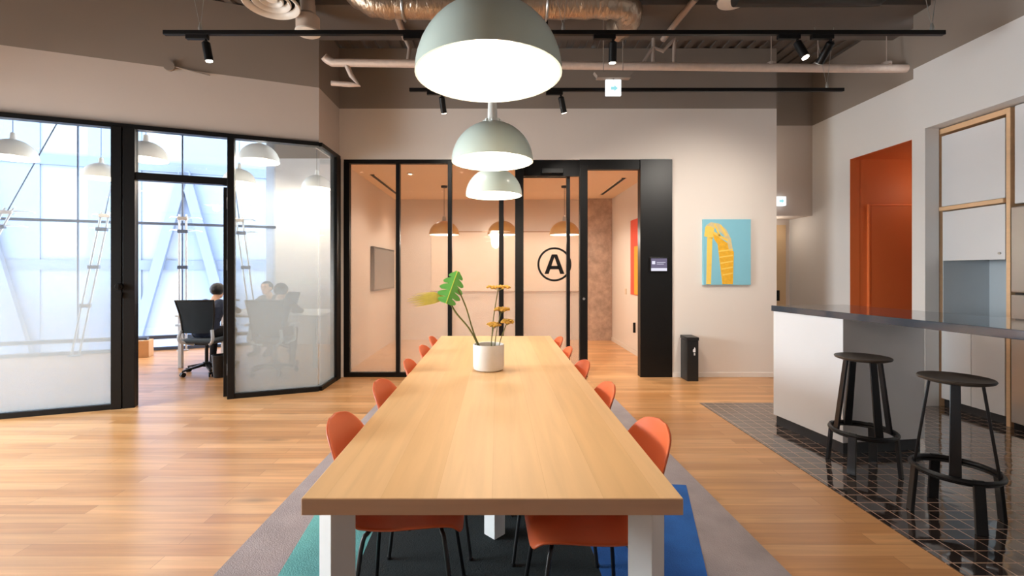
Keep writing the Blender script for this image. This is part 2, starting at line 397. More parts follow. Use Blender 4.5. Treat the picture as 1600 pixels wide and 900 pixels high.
# orange passage
b = BM()
box(b, 4.62, 6.8, 5.88, 6.0, 0, 2.9); box(b, 4.62, 6.8, 4.88, 5.0, 0, 2.9); box(b, 6.7, 6.8, 5.0, 5.88, 0, 2.9); box(b, 4.62, 6.8, 5.0, 5.88, 2.78, 2.9)
box(b, 4.501, 4.62, 5.876, 5.88, 0, 2.78); box(b, 4.501, 4.62, 5.0, 5.004, 0, 2.78); box(b, 4.501, 4.62, 5.0, 5.88, 2.776, 2.78)
struct('wall_passage', b, M_orangewall, 'orange painted walls of the passage beyond the kitchen', 'wall')
d3 = thing('door_1', 'orange door at the side of the orange passage', 'door', (5.1, 5.86, 0), kind='structure')
b = BM(); box(b, -.36, .42, -.005, .015, .01, 2.18); obj('leaf', b, M_orangewall, d3, bevel=.004)
b = BM(); box(b, -.385, -.362, -.012, .02, 0, 2.205); box(b, .422, .445, -.012, .02, 0, 2.205); box(b, -.362, .422, -.008, .02, 2.182, 2.205); obj('casing', b, M_orangetrim, d3, bevel=.004)
b = BM(); tube(b, [(.34, -.005, 1.0), (.34, -.05, 1.0), (.24, -.05, 1.0)], .009); obj('handle', b, M_steel, d3, smooth=True)
# hallway past the back wall
b = BM()
box(b, 2.4, 4.5, 6.58, 6.7, 2.145, zp); box(b, 2.4, 4.5, 6.58, 6.7, zp, 4.2, 1)
box(b, 2.4, 3.57, 6.58, 6.7, 0, 2.145); box(b, 2.28, 2.4, YB + .14, 7.2, 0, 4.2)
box(b, 2.4, 4.62, 7.1, 7.2, 0, 2.3); box(b, 2.4, 4.5, 6.7, 7.1, 2.145, 2.25)
struct('wall_hallway', b, [M_white, M_graypaint], 'pale hallway end wall with a low door niche, behind the back wall corner', 'wall')
d4 = thing('door_2', 'pale brown niche door with dark lever at the hallway end', 'door', (4.05, 7.08, 0), kind='structure')
b = BM(); box(b, -.40, .38, -.01, .02, .01, 2.06); obj('leaf', b, M_brown, d4, bevel=.004)
b = BM(); box(b, .22, .27, -.03, -.01, .9, 1.06); tube(b, [(.245, -.02, 1.0), (.245, -.06, 1.0), (.15, -.06, 1.0)], .008); obj('lever', b, M_black, d4)
# meeting room
b = BM()
box(b, -2.02, 2.36, 9.1, 9.22, 0, 2.9)
struct('wall_meeting_back', b, M_meetwall, 'warm peach back wall of the meeting room', 'wall')
b = BM(); box(b, -2.12, -2.02, YB + .14, 9.22, 0, 2.9)
struct('wall_meeting_left', b, M_meetwall, 'warm peach left wall of the meeting room', 'wall')
b = BM(); box(b, 2.24, 2.36, YB + .14, 9.22, 0, 2.9)
struct('wall_meeting_right', b, M_meetwall, 'warm peach right wall of the meeting room', 'wall')
b = BM(); box(b, -2.12, 2.36, YB + .14, 9.22, 2.77, 2.9)
struct('ceiling_meeting', b, M_meetceil, 'low tan ceiling of the meeting room', 'ceiling')
b = BM(); box(b, 1.78, 2.235, 8.98, 9.1, 0, 2.77)
struct('trim_2', b, M_concrete, 'raw concrete pier in the far right corner of the meeting room', 'pier')
b = BM(); box(b, 2.222, 2.24, YB + .2, 8.98, 0, .07); box(b, -2.02, 1.78, 9.085, 9.1, 0, .07)
struct('baseboard_meeting', b, M_meetwall, 'peach baseboard along the meeting room walls', 'baseboard')
# office end walls
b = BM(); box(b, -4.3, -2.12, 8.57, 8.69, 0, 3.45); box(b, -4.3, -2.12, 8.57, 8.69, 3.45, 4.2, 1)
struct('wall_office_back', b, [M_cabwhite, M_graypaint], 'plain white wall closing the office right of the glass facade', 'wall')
b = BM(); prism(b, [(-9.73, 6.39, 0), (-6.12, 3.62, 0), (-6.2, 3.52, 0), (-9.8, 6.28, 0)], (0, 0, 4.2))
struct('wall_office_left', b, M_white, 'white side wall of the office left of the facade', 'wall')
# walls out of frame with windows
b = BM(); yA, yB_, zA, zB = .7, 3.4, .25, 2.3
box(b, -6.12, -6, -4.7, yA, 0, 4.2); box(b, -6.12, -6, yB_, 3.8, 0, 4.2); box(b, -6.12, -6, yA, yB_, 0, zA); box(b, -6.12, -6, yA, yB_, zB, 4.2)
struct('wall_side', b, M_white, 'white side wall with the tall daylight window', 'wall')
b = BM(); box(b, -6.12, 4.5, -4.7, -4.58, 0, 4.2)
struct('wall_rear', b, M_white, 'white wall closing the room behind the near end of the table', 'wall')
def framed_window(name, label, loc, rz, w, z0, z1, nb):
    t = thing(name, label, 'window', loc, rz, kind='structure')
    b = BM(); box(b, -w / 2, w / 2, -.03, .03, z0, z0 + .05); box(b, -w / 2, w / 2, -.03, .03, z1 - .05, z1)
    for i in range(nb + 1):
        xx = -w / 2 + .03 + (w - .06) * i / nb; box(b, xx - .03, xx + .03, -.03, .03, z0, z1)
    obj('window_frame', b, M_black, t)
    b = BM(); box(b, -w / 2, w / 2, -.004, .004, z0, z1); obj('pane', b, M_glass, t)
framed_window('window_4', 'tall black framed window in the side wall', (-6.06, (yA + yB_) / 2, 0), PI / 2, yB_ - yA, zA, zB, 5)

# ------------------------------------------------------------------ office glazing (slanted)
def tpx(px):
    k = (px - CX) / F; return (-2.02 - 5.22 * k) / (.932 - .362 * k)
w1 = thing('window_1', 'slanted black framed office glazing with frosted film, left side', 'window', LC, ANG, kind='structure')
tA1, tA0, tB1, tB0 = tpx(176), tpx(213), tpx(356), tpx(367)
b = BM(); box(b, -4.4, -tA1, -.04, .05, 0, .05); box(b, -tB0, .0, -.04, .05, 0, .05); obj('bottom_rail', b, M_black, w1)
b = BM(); box(b, -4.4, .0, -.04, .05, 2.76, 2.805); obj('top_rail', b, M_black, w1)
b = BM(); box(b, -tA1, -tA1 + .085, -.05, .06, 0, 2.77); box(b, -tA1 + .095, -tA0, -.045, .06, 0, 2.77); box(b, -tA1, -tA0, -.03, .05, 0, 2.77); obj('post', b, M_black, w1, bevel=.003)
b = BM(); box(b, -tB1, -tB0, -.045, .06, 0, 2.77); obj('post', b, M_black, w1, bevel=.003)
b = BM(); box(b, -tA0, -tB1, -.04, .05, 2.26, 2.335); obj('transom', b, M_black, w1, bevel=.003)
b = BM(); box(b, -3.1, -3.04, -.045, .06, 0, 2.77); obj('post', b, M_black, w1, bevel=.003)
b = BM(); box(b, -4.4, -tA1, .0, .01, .04, 2.77); obj('frosted_pane', b, M_film1, w1)
for y_ in (-.003, .012):
    b = BM(); box(b, -4.4, -tA1, y_, y_ + .001, .05, 2.76); obj('film', b, M_sheet1, w1)
    b = BM(); box(b, -tB0, -.012, y_, y_ + .001, .05, 2.76); obj('film', b, M_sheet1, w1)
for x_ in (-2.023, -2.008):
    b = BM(); box(b, x_, x_ + .001, 5.235, 5.68, .05, 2.76); obj('film', b, M_sheet1, w1, world=True)
b = BM(); box(b, -tA0, -tB1, .0, .01, 2.33, 2.77); obj('transom_pane', b, M_glass, w1)
b = BM(); box(b, -tB0, 0, .0, .01, .04, 2.77); obj('frosted_pane', b, M_film1, w1)
def wl(pts): return pts
b = BM(); box(b, -2.02, -2.01, 5.222, 5.69, .04, 2.77); obj('frosted_pane', b, M_film1, w1, world=True)
b = BM(); box(b, -2.06, -1.98, 5.21, 5.82, 0, .05); obj('bottom_rail', b, M_black, w1, world=True)
b = BM(); box(b, -2.06, -1.98, 5.21, 5.82, 2.76, 2.805); obj('top_rail', b, M_black, w1, world=True)
b = BM(); box(b, -2.06, -1.975, 5.68, 5.82, 0, 2.77); obj('post', b, M_black, w1, world=True, bevel=.003)
# thumb turn on the left post
b = BM(); Mk = Ml @ Matrix.Translation((-tA1 + .07, -.05, 1.2)) @ Matrix.Rotation(PI / 2, 4, 'X')
v = lathe(b, [(0, .02), (.03, .02), (.034, .014), (.034, 0), (0, 0)], 20); bmesh.ops.transform(b, matrix=Mk, verts=v)
v = box(b, -.006, .006, -.024, .024, .02, .035); bmesh.ops.transform(b, matrix=Mk, verts=v)
v = box(b, -.02, .02, -.11, -.05, 0, .012); bmesh.ops.transform(b, matrix=Mk, verts=v)
obj('lock', b, M_blacksat, w1, world=True, smooth=True)
# door leaf swung open into the office, hinged on the right post
hinge = Ml @ Vector((-tB1 - .005, .05, 0))
d1 = thing('door_3', 'black framed glass office door standing open beside the slanted glazing', 'door', hinge, ANG + math.radians(94), kind='structure')
LW, LH = .80, 2.25
b = BM(); box(b, 0, .07, -.0, .045, .01, LH); box(b, LW - .07, LW, 0, .045, .01, LH); box(b, .07, LW - .07, 0, .045, .01, .13); box(b, .07, LW - .07, 0, .045, LH - .07, LH)
obj('leaf_frame', b, M_black, d1, bevel=.003)
b = BM(); box(b, .07, LW - .07, .018, .028, .13, LH - .07); obj('pane', b, M_glass, d1)
for z in (.3, 1.42, 2.08):
    b = BM(); tube(b, [(-.012, .0, z - .06), (-.012, .0, z + .06)], .011, 10); box(b, -.012, .03, -.004, .002, z - .05, z + .05); hg = obj('hinge', b, M_steel, d1, smooth=True); hg['label'] = 'silver hinge'
b = BM(); tube(b, [(LW - .035, .0, 1.0), (LW - .035, -.05, 1.0), (LW - .14, -.05, 1.0)], .01); obj('handle', b, M_blacksat, d1, smooth=True)

# ------------------------------------------------------------------ meeting room front
def xb(px): return (px - CX) * YB / F
w2 = thing('window_2', 'black framed glass front of the meeting room in the back wall', 'window', (0, YB, 0), 0, kind='structure')
b = BM(); box(b, x0, xb(805), .0, .07, 2.73, 2.78); obj('top_rail', b, M_black, w2)
b = BM(); box(b, x0, xb(805), .0, .07, 0, .055); obj('bottom_rail', b, M_black, w2)
for a_, c_ in ((537, 546), (618.5, 624.5), (699.5, 706), (779.5, 787)):
    b = BM(); box(b, xb(a_), xb(c_), -.005, .075, 0, 2.75); obj('mullion', b, M_black, w2, bevel=.003)
b = BM(); box(b, xb(805), xb(818), -.004, .075, 0, 2.78); obj('mullion', b, M_blacksat, w2, bevel=.003)
for a_, c_ in ((546, 618.5), (624.5, 699.5), (706, 779.5), (787, 805)):
    b = BM(); box(b, xb(a_), xb(c_), .03, .04, .05, 2.74); obj('frosted_pane', b, M_film2, w2)
    b = BM(); box(b, xb(a_), xb(c_), .043, .044, .055, 2.73); obj('film', b, M_sheet2, w2)
b = BM(); box(b, xb(818), xb(906), .03, .08, 2.575, 2.78); box(b, xb(906), xb(1000), .0, .08, 2.655, 2.78); obj('header', b, M_black, w2)
b = BM(); box(b, xb(846), xb(880), -.03, .03, 2.60, 2.665); obj('door_closer', b, M_blacksat, w2, bevel=.004)
b = BM(); box(b, xb(906), xb(918), -.01, .08, 0, 2.70); obj('post', b, M_black, w2, bevel=.003)
b = BM(); box(b, xb(1000), x1, -.015, .1, 0, 2.78); obj('black_panel', b, M_blacksat, w2, bevel=.003)
b = BM(); box(b, xb(893), xb(906), .055, .065, .02, 2.6); obj('frosted_pane', b, M_film2, w2)
b = BM(); tube(b, [(xb(912), -.012, 1.0), (xb(912), -.02, 1.0)], .016, 14); obj('pull', b, M_steel, w2, smooth=True)
# sliding leaf with the A
d2 = thing('door_4', 'sliding glass meeting room door with a circled letter A', 'door', (xb(855), YB + .1, 0), 0, kind='structure')
ox = xb(855)
b = BM(); box(b, xb(806) - ox, xb(818) - ox, 0, .04, .01, 2.6); box(b, xb(887) - ox, xb(892.5) - ox, -.02, .04, .01, 2.6); box(b, xb(818) - ox, xb(887) - ox, 0, .04, 2.57, 2.6); box(b, xb(818) - ox, xb(887) - ox, 0, .04, .01, .05)
obj('leaf_frame', b, M_black, d2, bevel=.002)
b = BM(); box(b, xb(817) - ox, xb(889) - ox, .015, .025, .04, 2.58); obj('frosted_pane', b, M_film2, d2)
b = BM(); box(b, xb(818) - ox, xb(887) - ox, .028, .029, .05, 2.57); obj('film', b, M_sheet2, d2)
def zb(py): return H + (CY - py) * (YB + .1) / F
b = BM()
cx_, cz_ = (866.5 - CX) * 5.99 / F - ox, zb(413)
R0, R1 = .222, .196
ring = [(math.cos(a), math.sin(a)) for a in [2 * PI * i / 64 for i in range(64)]]
vo = [[b.verts.new((cx_ + c * r, y, cz_ + s * r)) for c, s in ring] for r, y in ((R0, .012), (R1, .012), (R1, .015), (R0, .015))]
for q in range(4):
    A_, B_ = vo[q], vo[(q + 1) % 4]
    for i in range(64): b.faces.new((A_[i], A_[(i + 1) % 64], B_[(i + 1) % 64], B_[i]))
def q2(pts): prism(b, [(cx_ + x_, .012, cz_ + z_) for x_, z_ in pts], (0, .003, 0))
q2([(-.130, -.125), (-.075, -.125), (.012, .13), (-.035, .13)])
q2([(.130, -.125), (.075, -.125), (-.012, .13), (.035, .13)])
q2([(-.07, -.065), (.07, -.065), (.055, -.02), (-.055, -.02)])
obj('letter_a', b, M_black, d2)
# door display on the black panel
rd = thing('wall_mounted_display', 'small room booking display on the black door panel', 'display', (xb(1028), YB - .016, 1.34), 0)
b = BM(); box(b, -.115, .115, -.025, 0, 0, .19); obj('case', b, M_blacksat, rd, bevel=.006)
b = BM(); box(b, -.10, .10, -.027, -.0245, .055, .175); obj('screen', b, M_screen, rd)
b = BM(); box(b, -.10, .10, -.027, -.0245, .015, .052); box(b, -.09, -.05, -.029, -.026, .10, .14); box(b, -.03, .08, -.029, -.026, .12, .126); box(b, -.03, .06, -.029, -.026, .10, .106); obj('status_bar', b, M_screenlite, rd)

# ------------------------------------------------------------------ inside the meeting room
def lamp_profile(R, hh, neck):
    pr = []
    for i in range(13):
        a = PI / 2 * i / 12; pr.append((R * math.cos(a) if i < 12 else neck, hh * math.sin(a)))
    pr = [p for p in pr if p[0] >= neck - 1e-6]
    out = pr + [(neck, hh + .002)]
    inn = [(max(r - .008, .004), max(z - .006, 0)) for r, z in pr][::-1]
    return out, inn
def make_pendant(name, label, cat, loc, R, hh, mat, group, cordlen, neckh=.10, rose=True, neckmat=None, collar=True, glow=M_glow):
    t = thing(name, label, cat, loc, 0, group)
    out, inn = lamp_profile(R, hh, .03)
    b = BM(); lathe(b, out + inn, 48, closed=True); obj('shade', b, mat, t, smooth=True)
    b = BM(); lathe(b, [(0, .05), (R * .5, .045), (R * .86, .025), (R - .012, .008), (R - .012, .004), (R * .84, .018), (R * .5, .035), (0, .04)], 48); dfu = obj('diffuser', b, glow, t, smooth='all'); dfu['label'] = 'glowing white diffuser'
    b = BM(); lathe(b, [(.03, hh - .005), (.034, hh + .01), (.03, hh + .03), (.026, hh + neckh), (.008, hh + neckh + .012), (0, hh + neckh + .012)], 24)
    obj('neck', b, neckmat or M_lampwhite, t, smooth=True)
    if collar:
        b = BM()
        for k in range(8):
            a = 2 * PI * k / 8; sph(b, (.05 * math.cos(a), .05 * math.sin(a), hh + .006), .012, sub=1)
        obj('collar', b, M_lampwhite, t, smooth=True)
    b = BM(); tube(b, [(0, 0, hh + neckh), (0, 0, cordlen)], .004, 8); obj('cord', b, M_cord, t)
    if rose:
        b = BM(); lathe(b, [(0, cordlen - .03), (.05, cordlen - .03), (.055, cordlen), (0, cordlen)], 24); obj('ceiling_rose', b, M_cord, t, smooth=True)
    return t
def plight(name, loc, e, col, r=.08):
    l = bpy.data.lights.new(name, 'POINT'); l.energy = e; l.color = col; l.shadow_soft_size = r
    o = bpy.data.objects.new(name, l); o.location = loc; COL.objects.link(o); return o
WARM = (1.0, .90, .78); WARM2 = (1.0, .83, .64); NEUT = (1, .92, .82)
for px, lab in ((694, 'leftmost mustard dome pendant in the meeting room'), (785, 'middle mustard dome pendant in the meeting room'), (882, 'rightmost mustard dome pendant in the meeting room, above the letter A')):
    p = P(px, 367, 7.66); p.z = 1.955
    make_pendant('pendant_lamp', lab, 'pendant lamp', p, .25, .235, M_yellow, 'mustard pendants in the meeting room', 2.77 - 1.955, .07, True, M_wire, False)
    plight('meeting_bulb', (p.x, p.y, p.z - .06), 14, WARM)
tv = thing('wall_mounted_tv', 'gray screen hung on the left meeting room wall', 'screen', (-2.02, 8.05, 1.03), 0)
b = BM(); box(b, 0, .06, -.72, .72, 0, .72); obj('bezel', b, M_bin, tv, bevel=.006)
b = BM(); box(b, .058, .063, -.69, .69, .03, .69); obj('screen', b, pm('tv_glass', (92, 92, 94), .15, var=.03), tv)
b = BM(); box(b, -1.3, 1.65, 9.07, 9.1, .96, 2.13)
wbd = thing('wall_mounted_board', 'wide pale writing board on the meeting room back wall', 'board', (.175, 9.1, .96))
obj('panel', b, M_meetboard, wbd, world=True, bevel=.006)
b = BM(); box(b, -1.32, 1.67, 9.06, 9.1, 2.12, 2.14); box(b, -1.32, 1.67, 9.05, 9.1, .945, .965); obj('edge_rail', b, pm('board_rail', (176, 146, 122), .5), wbd, world=True)
b = BM(); box(b, 2.215, 2.24, 6.55, 7.66, .97, 2.19); box(b, 2.212, 2.216, 6.56, 7.45, .98, 1.75, 1)
solo('wall_picture', b, [M_red, M_picyel], 'red and yellow picture on the right meeting room wall', 'picture')
b = BM(); box(b, 2.232, 2.24, 7.98, 8.06, .95, 1.05)
solo('light_switch', b, M_switch, 'beige switch plate on the right meeting room wall beyond the picture', 'switch')
dm = thing('door_5', 'flush peach door in the right meeting room wall with dark handle', 'door', (2.238, 7.45, 0), 0, kind='structure')
b = BM(); box(b, -.008, 0, -.42, .42, .08, 2.15); obj('leaf', b, M_meetwall, dm)
b = BM(); box(b, -.04, -.008, -.02, .02, .36, .52); obj('handle', b, M_black, dm)
for (ax, ay, bx, by, lab) in ((-1.83, 6.75, -1.83, 8.4, 'dark linear ceiling slot on the left of the meeting room'), (1.92, 7.0, 1.92, 8.5, 'dark linear ceiling slot on the right of the meeting room')):
    b = BM(); box(b, ax - .03, ax + .03, ay, by, 2.762, 2.77); box(b, ax - .045, ax - .03, ay, by, 2.755, 2.77, 1); box(b, ax + .03, ax + .045, ay, by, 2.755, 2.77, 1)
    solo('ceiling_vent', b, [M_black, M_meetceil], lab, 'vent', 'linear slots in the meeting room ceiling')
p = P(641, 271, 6.68)
dl = thing('ceiling_downlight', 'small round downlight in the meeting room ceiling', 'downlight', (p.x, p.y, 2.755))
b = BM(); lathe(b, [(.03, 0), (.05, 0), (.052, .014), (.03, .014)], 24, closed=True); obj('ring', b, M_vent, dl, smooth=True)
b = BM(); lathe(b, [(0, .006), (.03, .006), (.03, .012), (0, .012)], 24); obj('lens', b, M_glow2, dl)
for xx, yy in ((p.x, p.y), (0, 6.7), (1.3, 6.7), (-1.3, 8.4), (0, 8.5), (1.3, 8.3)):  # first spot belongs to the downlight; the others are added without fixtures
    l = bpy.data.lights.new('meeting_ceiling_spot', 'SPOT'); l.energy = 44; l.color = WARM; l.spot_size = math.radians(130); l.spot_blend = 1; l.shadow_soft_size = .05
    o = bpy.data.objects.new('meeting_ceiling_spot', l); o.location = (xx, yy, 2.74); COL.objects.link(o)

# ------------------------------------------------------------------ facade and what is behind the office
fw = thing('window_3', 'tall glass facade of the office with joints and low rail', 'window', FC, ANG, kind='structure')
def spx(px):
    k = (px - CX) / F; return (k * 7.84 + 6) / (.932 - .362 * k)
SL, SR = -4.0, 2.02
zj = 2.17
joints = [SL, spx(50) - .25, spx(160), spx(285), SR]
joints = [SL, -2.35, -.9, spx(285), SR]
for a_, c_ in zip(joints, joints[1:]):
    for z0, z1 in ((.22, zj), (zj, 4.2)):
        b = BM(); box(b, a_ + .006, c_ - .006, 0, .012, z0 + .006, z1 - .006); obj('facade_pane', b, M_facade, fw)
for a_ in joints[1:-1]:
    b = BM(); box(b, a_ - .009, a_ + .009, -.008, .02, .2, 4.2); obj('vertical_joint', b, M_bluerail, fw)
b = BM(); box(b, SL, SR, -.012, .024, zj - .022, zj + .022); obj('horizontal_joint', b, M_bluerail, fw)
b = BM(); box(b, SL, SR, -.03, .05, 0, .05); box(b, SL, SR, -.04, .05, .19, .25); obj('low_rail', b, M_bluerail, fw)
b = BM(); box(b, SL, SR, .0, .012, .05, .19); obj('sill_pane', b, M_facade, fw)
def mast(px, lean, label):
    s = spx(px); g = Matrix.Translation(FC) @ rot(ANG)
    base = g @ Vector((s, -.22, 0))
    t = thing('facade_mast', label, 'mast', base, ANG, 'steel masts along the glass facade')
    L_ = lambda z, dx=0, dy=0: Vector((lean * (z - 2.17) + dx, dy, z))
    for dx in (-.05, .05):
        b = BM(); tube(b, [L_(0, dx), L_(2.32, dx)], .016, 10); obj('rod', b, M_mast, t, smooth=True)
    b = BM(); tube(b, [L_(2.25), L_(4.2)], .009, 8); obj('cable', b, M_bluerail, t)
    for z in (2.25, 2.03, 1.42, .8):
        b = BM(); c = L_(z); box(b, c.x - .075, c.x + .075, -.035, .035, z - .03, z + .03); obj('clamp', b, M_bluerail if z < 2.2 else M_steel, t, bevel=.006)
    for z in (2.27, 2.05):
        for sg in (-1, 1):
            b = BM(); c = L_(z); tube(b, [c + Vector((sg * .06, 0, 0)), c + Vector((sg * .2, .12, .015)), c + Vector((sg * .24, .205, .0))], [.014, .01, .008], 8); obj('arm', b, M_mast, t, smooth=True)
    b = BM(); lathe(b, [(0, 0), (.09, 0), (.09, .015), (.0, .015)], 20, c=L_(0) ); obj('foot', b, M_steel, t)
mast(20, .42, 'leaning steel mast seen through the far left office pane')
mast(171, .17, 'steel mast leaning just left of the office door post')
mast(291, 0, 'upright steel mast seen through the open office doorway')
mast(378, -.12, 'steel mast leaning behind the corner office pane')
# neighbouring building across the street
nb = thing('street_building', 'pale office building with diagonal braces across the street', 'building', FC + rot(ANG) @ Vector((-3, 8, -6)), ANG)
b = BM(); box(b, -6, 9, 0, .6, 0, 22); obj('wall', b, M_bldg, nb)
for i in range(6):
    b = BM(); xx = -5.6 + 2.45 * i; box(b, xx, xx + 1.3, -.05, 0, 1, 21.5); obj('glazing', b, M_bldgband, nb)
for i in range(7):
    b = BM(); box(b, -6, 9, -.09, 0, 1.2 + 3.1 * i, 1.5 + 3.1 * i); obj('floor_band', b, M_bldgbrace, nb)
for i in range(3):
    for sg in (-1, 1):
        b = BM(); xx = -3.4 + 5.2 * i; bar(b, (xx, -.25, 10.5), (xx + sg * 2.4, -.25, 0.5), .28, .2, (1, 0, 0)); obj('brace', b, M_bldgbrace, nb)

# office pendants
for px, py, d, lab in ((228, 250, 6.0, 'white dome pendant seen through the pane over the office door'), (405, 251, 6.1, 'white dome pendant high in the corner office pane'),
                       (495, 294, 8.1, 'white dome pendant near the right end of the office'), (158, 282, 7.2, 'white dome pendant left of the office door post'), (374, 296, 7.6, 'white dome pendant beyond the office door hinges'), (20, 250, 5.9, 'white dome pendant at the far left of the office')):
    p = P(px, py, d); p.z = 2.8
    make_pendant('office_pendant_lamp', lab, 'pendant lamp', p, .25, .24, M_lampwhite, 'white pendants in the office', 1.4, .08, False, None, False)
    plight('office_bulb', (p.x, p.y, p.z - .05), 26, WARM2)

# desk
dk = thing('desk', 'long white desk shared by the people in the office', 'desk', (-3.5, 6.95, 0), 0)
b = BM(); box(b, -.98, 1.0, -.55, .55, .715, .74); obj('desk_top', b, M_desk, dk, bevel=.004)
for sx in (-.93, .95):
    for sy in (-.5, .5):
        b = BM(); box(b, sx - .025, sx + .025, sy - .025, sy + .025, 0, .715); obj('leg', b, M_chframe, dk, bevel=.004)
b = BM(); box(b, -.93, .95, -.02, .02, .655, .715); obj('beam', b, M_chframe, dk)

def make_office_chair(loc, rz, label):
    t = thing('office_chair', label, 'chair', loc, rz, 'office chairs at the desk')
    b = BM()
    for k in range(5):
        a = 2 * PI * k / 5 + .3
        bar(b, (.03 * math.cos(a), .03 * math.sin(a), .12), (.29 * math.cos(a), .29 * math.sin(a), .075), .05, .035, (-math.sin(a), math.cos(a), 0), w2=.03, t2=.02)
    lathe(b, [(0, .09), (.045, .09), (.045, .15), (0, .15)], 20); obj('star_base', b, M_leg, t)
    for k in range(5):
        a = 2 * PI * k / 5 + .3; c = (.29 * math.cos(a), .29 * math.sin(a))
        b = BM()
        for o_ in (-.016, .016):
            tube(b, [(c[0] - math.sin(a) * (o_ - .008), c[1] + math.cos(a) * (o_ - .008), .03), (c[0] - math.sin(a) * (o_ + .008), c[1] + math.cos(a) * (o_ + .008), .03)], .03, 14)
        tube(b, [(c[0], c[1], .03), (c[0], c[1], .075)], .008, 8); obj('caster', b, M_leg, t, smooth=True)
    b = BM(); tube(b, [(0, 0, .13), (0, 0, .40)], .022, 14); box(b, -.1, .1, -.1, .1, .385, .42); obj('post', b, M_leg, t)
    b = BM(); v = box(b, -.235, .235, -.22, .24, .42, .475); o = obj('seat', b, M_mesh, t, bevel=.025)
    # mesh backrest
    b = BM(); nu, nv = 9, 9; g = []
    for j in range(nv):
        row = []; vv = j / (nv - 1)
        for i in range(nu):
            u = -1 + 2 * i / (nu - 1); w = .175 + .055 * vv
            row.append(b.verts.new((u * w, -.27 - .07 * vv + .045 * u * u + .03 * math.sin(vv * PI), .56 + .42 * vv)))
        g.append(row)
    for j in range(nv - 1):
        for i in range(nu - 1): b.faces.new((g[j][i], g[j][i + 1], g[j + 1][i + 1], g[j + 1][i]))
    bmesh.ops.solidify(b, geom=b.faces[:], thickness=.012); obj('backrest', b, M_mesh, t, smooth=True)
    b = BM(); edge = []
    for vv in [i / 8 for i in range(9)]: edge.append((-(.175 + .055 * vv), -.225 - .07 * vv + .03 * math.sin(vv * PI), .56 + .42 * vv))
    edge += [(u * .23, -.34 + .045 * u * u, .98) for u in (-.6, -.2, .2, .6)]
    for vv in [1 - i / 8 for i in range(9)]: edge.append(((.175 + .055 * vv), -.225 - .07 * vv + .03 * math.sin(vv * PI), .56 + .42 * vv))
    tube(b, edge, .012, 8); obj('back_frame', b, M_leg, t, smooth=True)
    for sx in (-1, 1):
        b = BM(); tube(b, smoothpath([(sx * .1, -.12, .40), (sx * .2, -.26, .47), (sx * .185, -.245, .60)], 5), .02, 10); obj('back_bracket', b, M_chframe, t, smooth=True)
        b = BM(); tube(b, smoothpath([(sx * .12, .02, .405), (sx * .27, .0, .44), (sx * .285, -.02, .56), (sx * .28, -.02, .64)], 5), .016, 10); box(b, sx * .28 - .035, sx * .28 + .035, -.14, .12, .64, .665); obj('armrest', b, M_chframe, t, smooth=True)
    return t

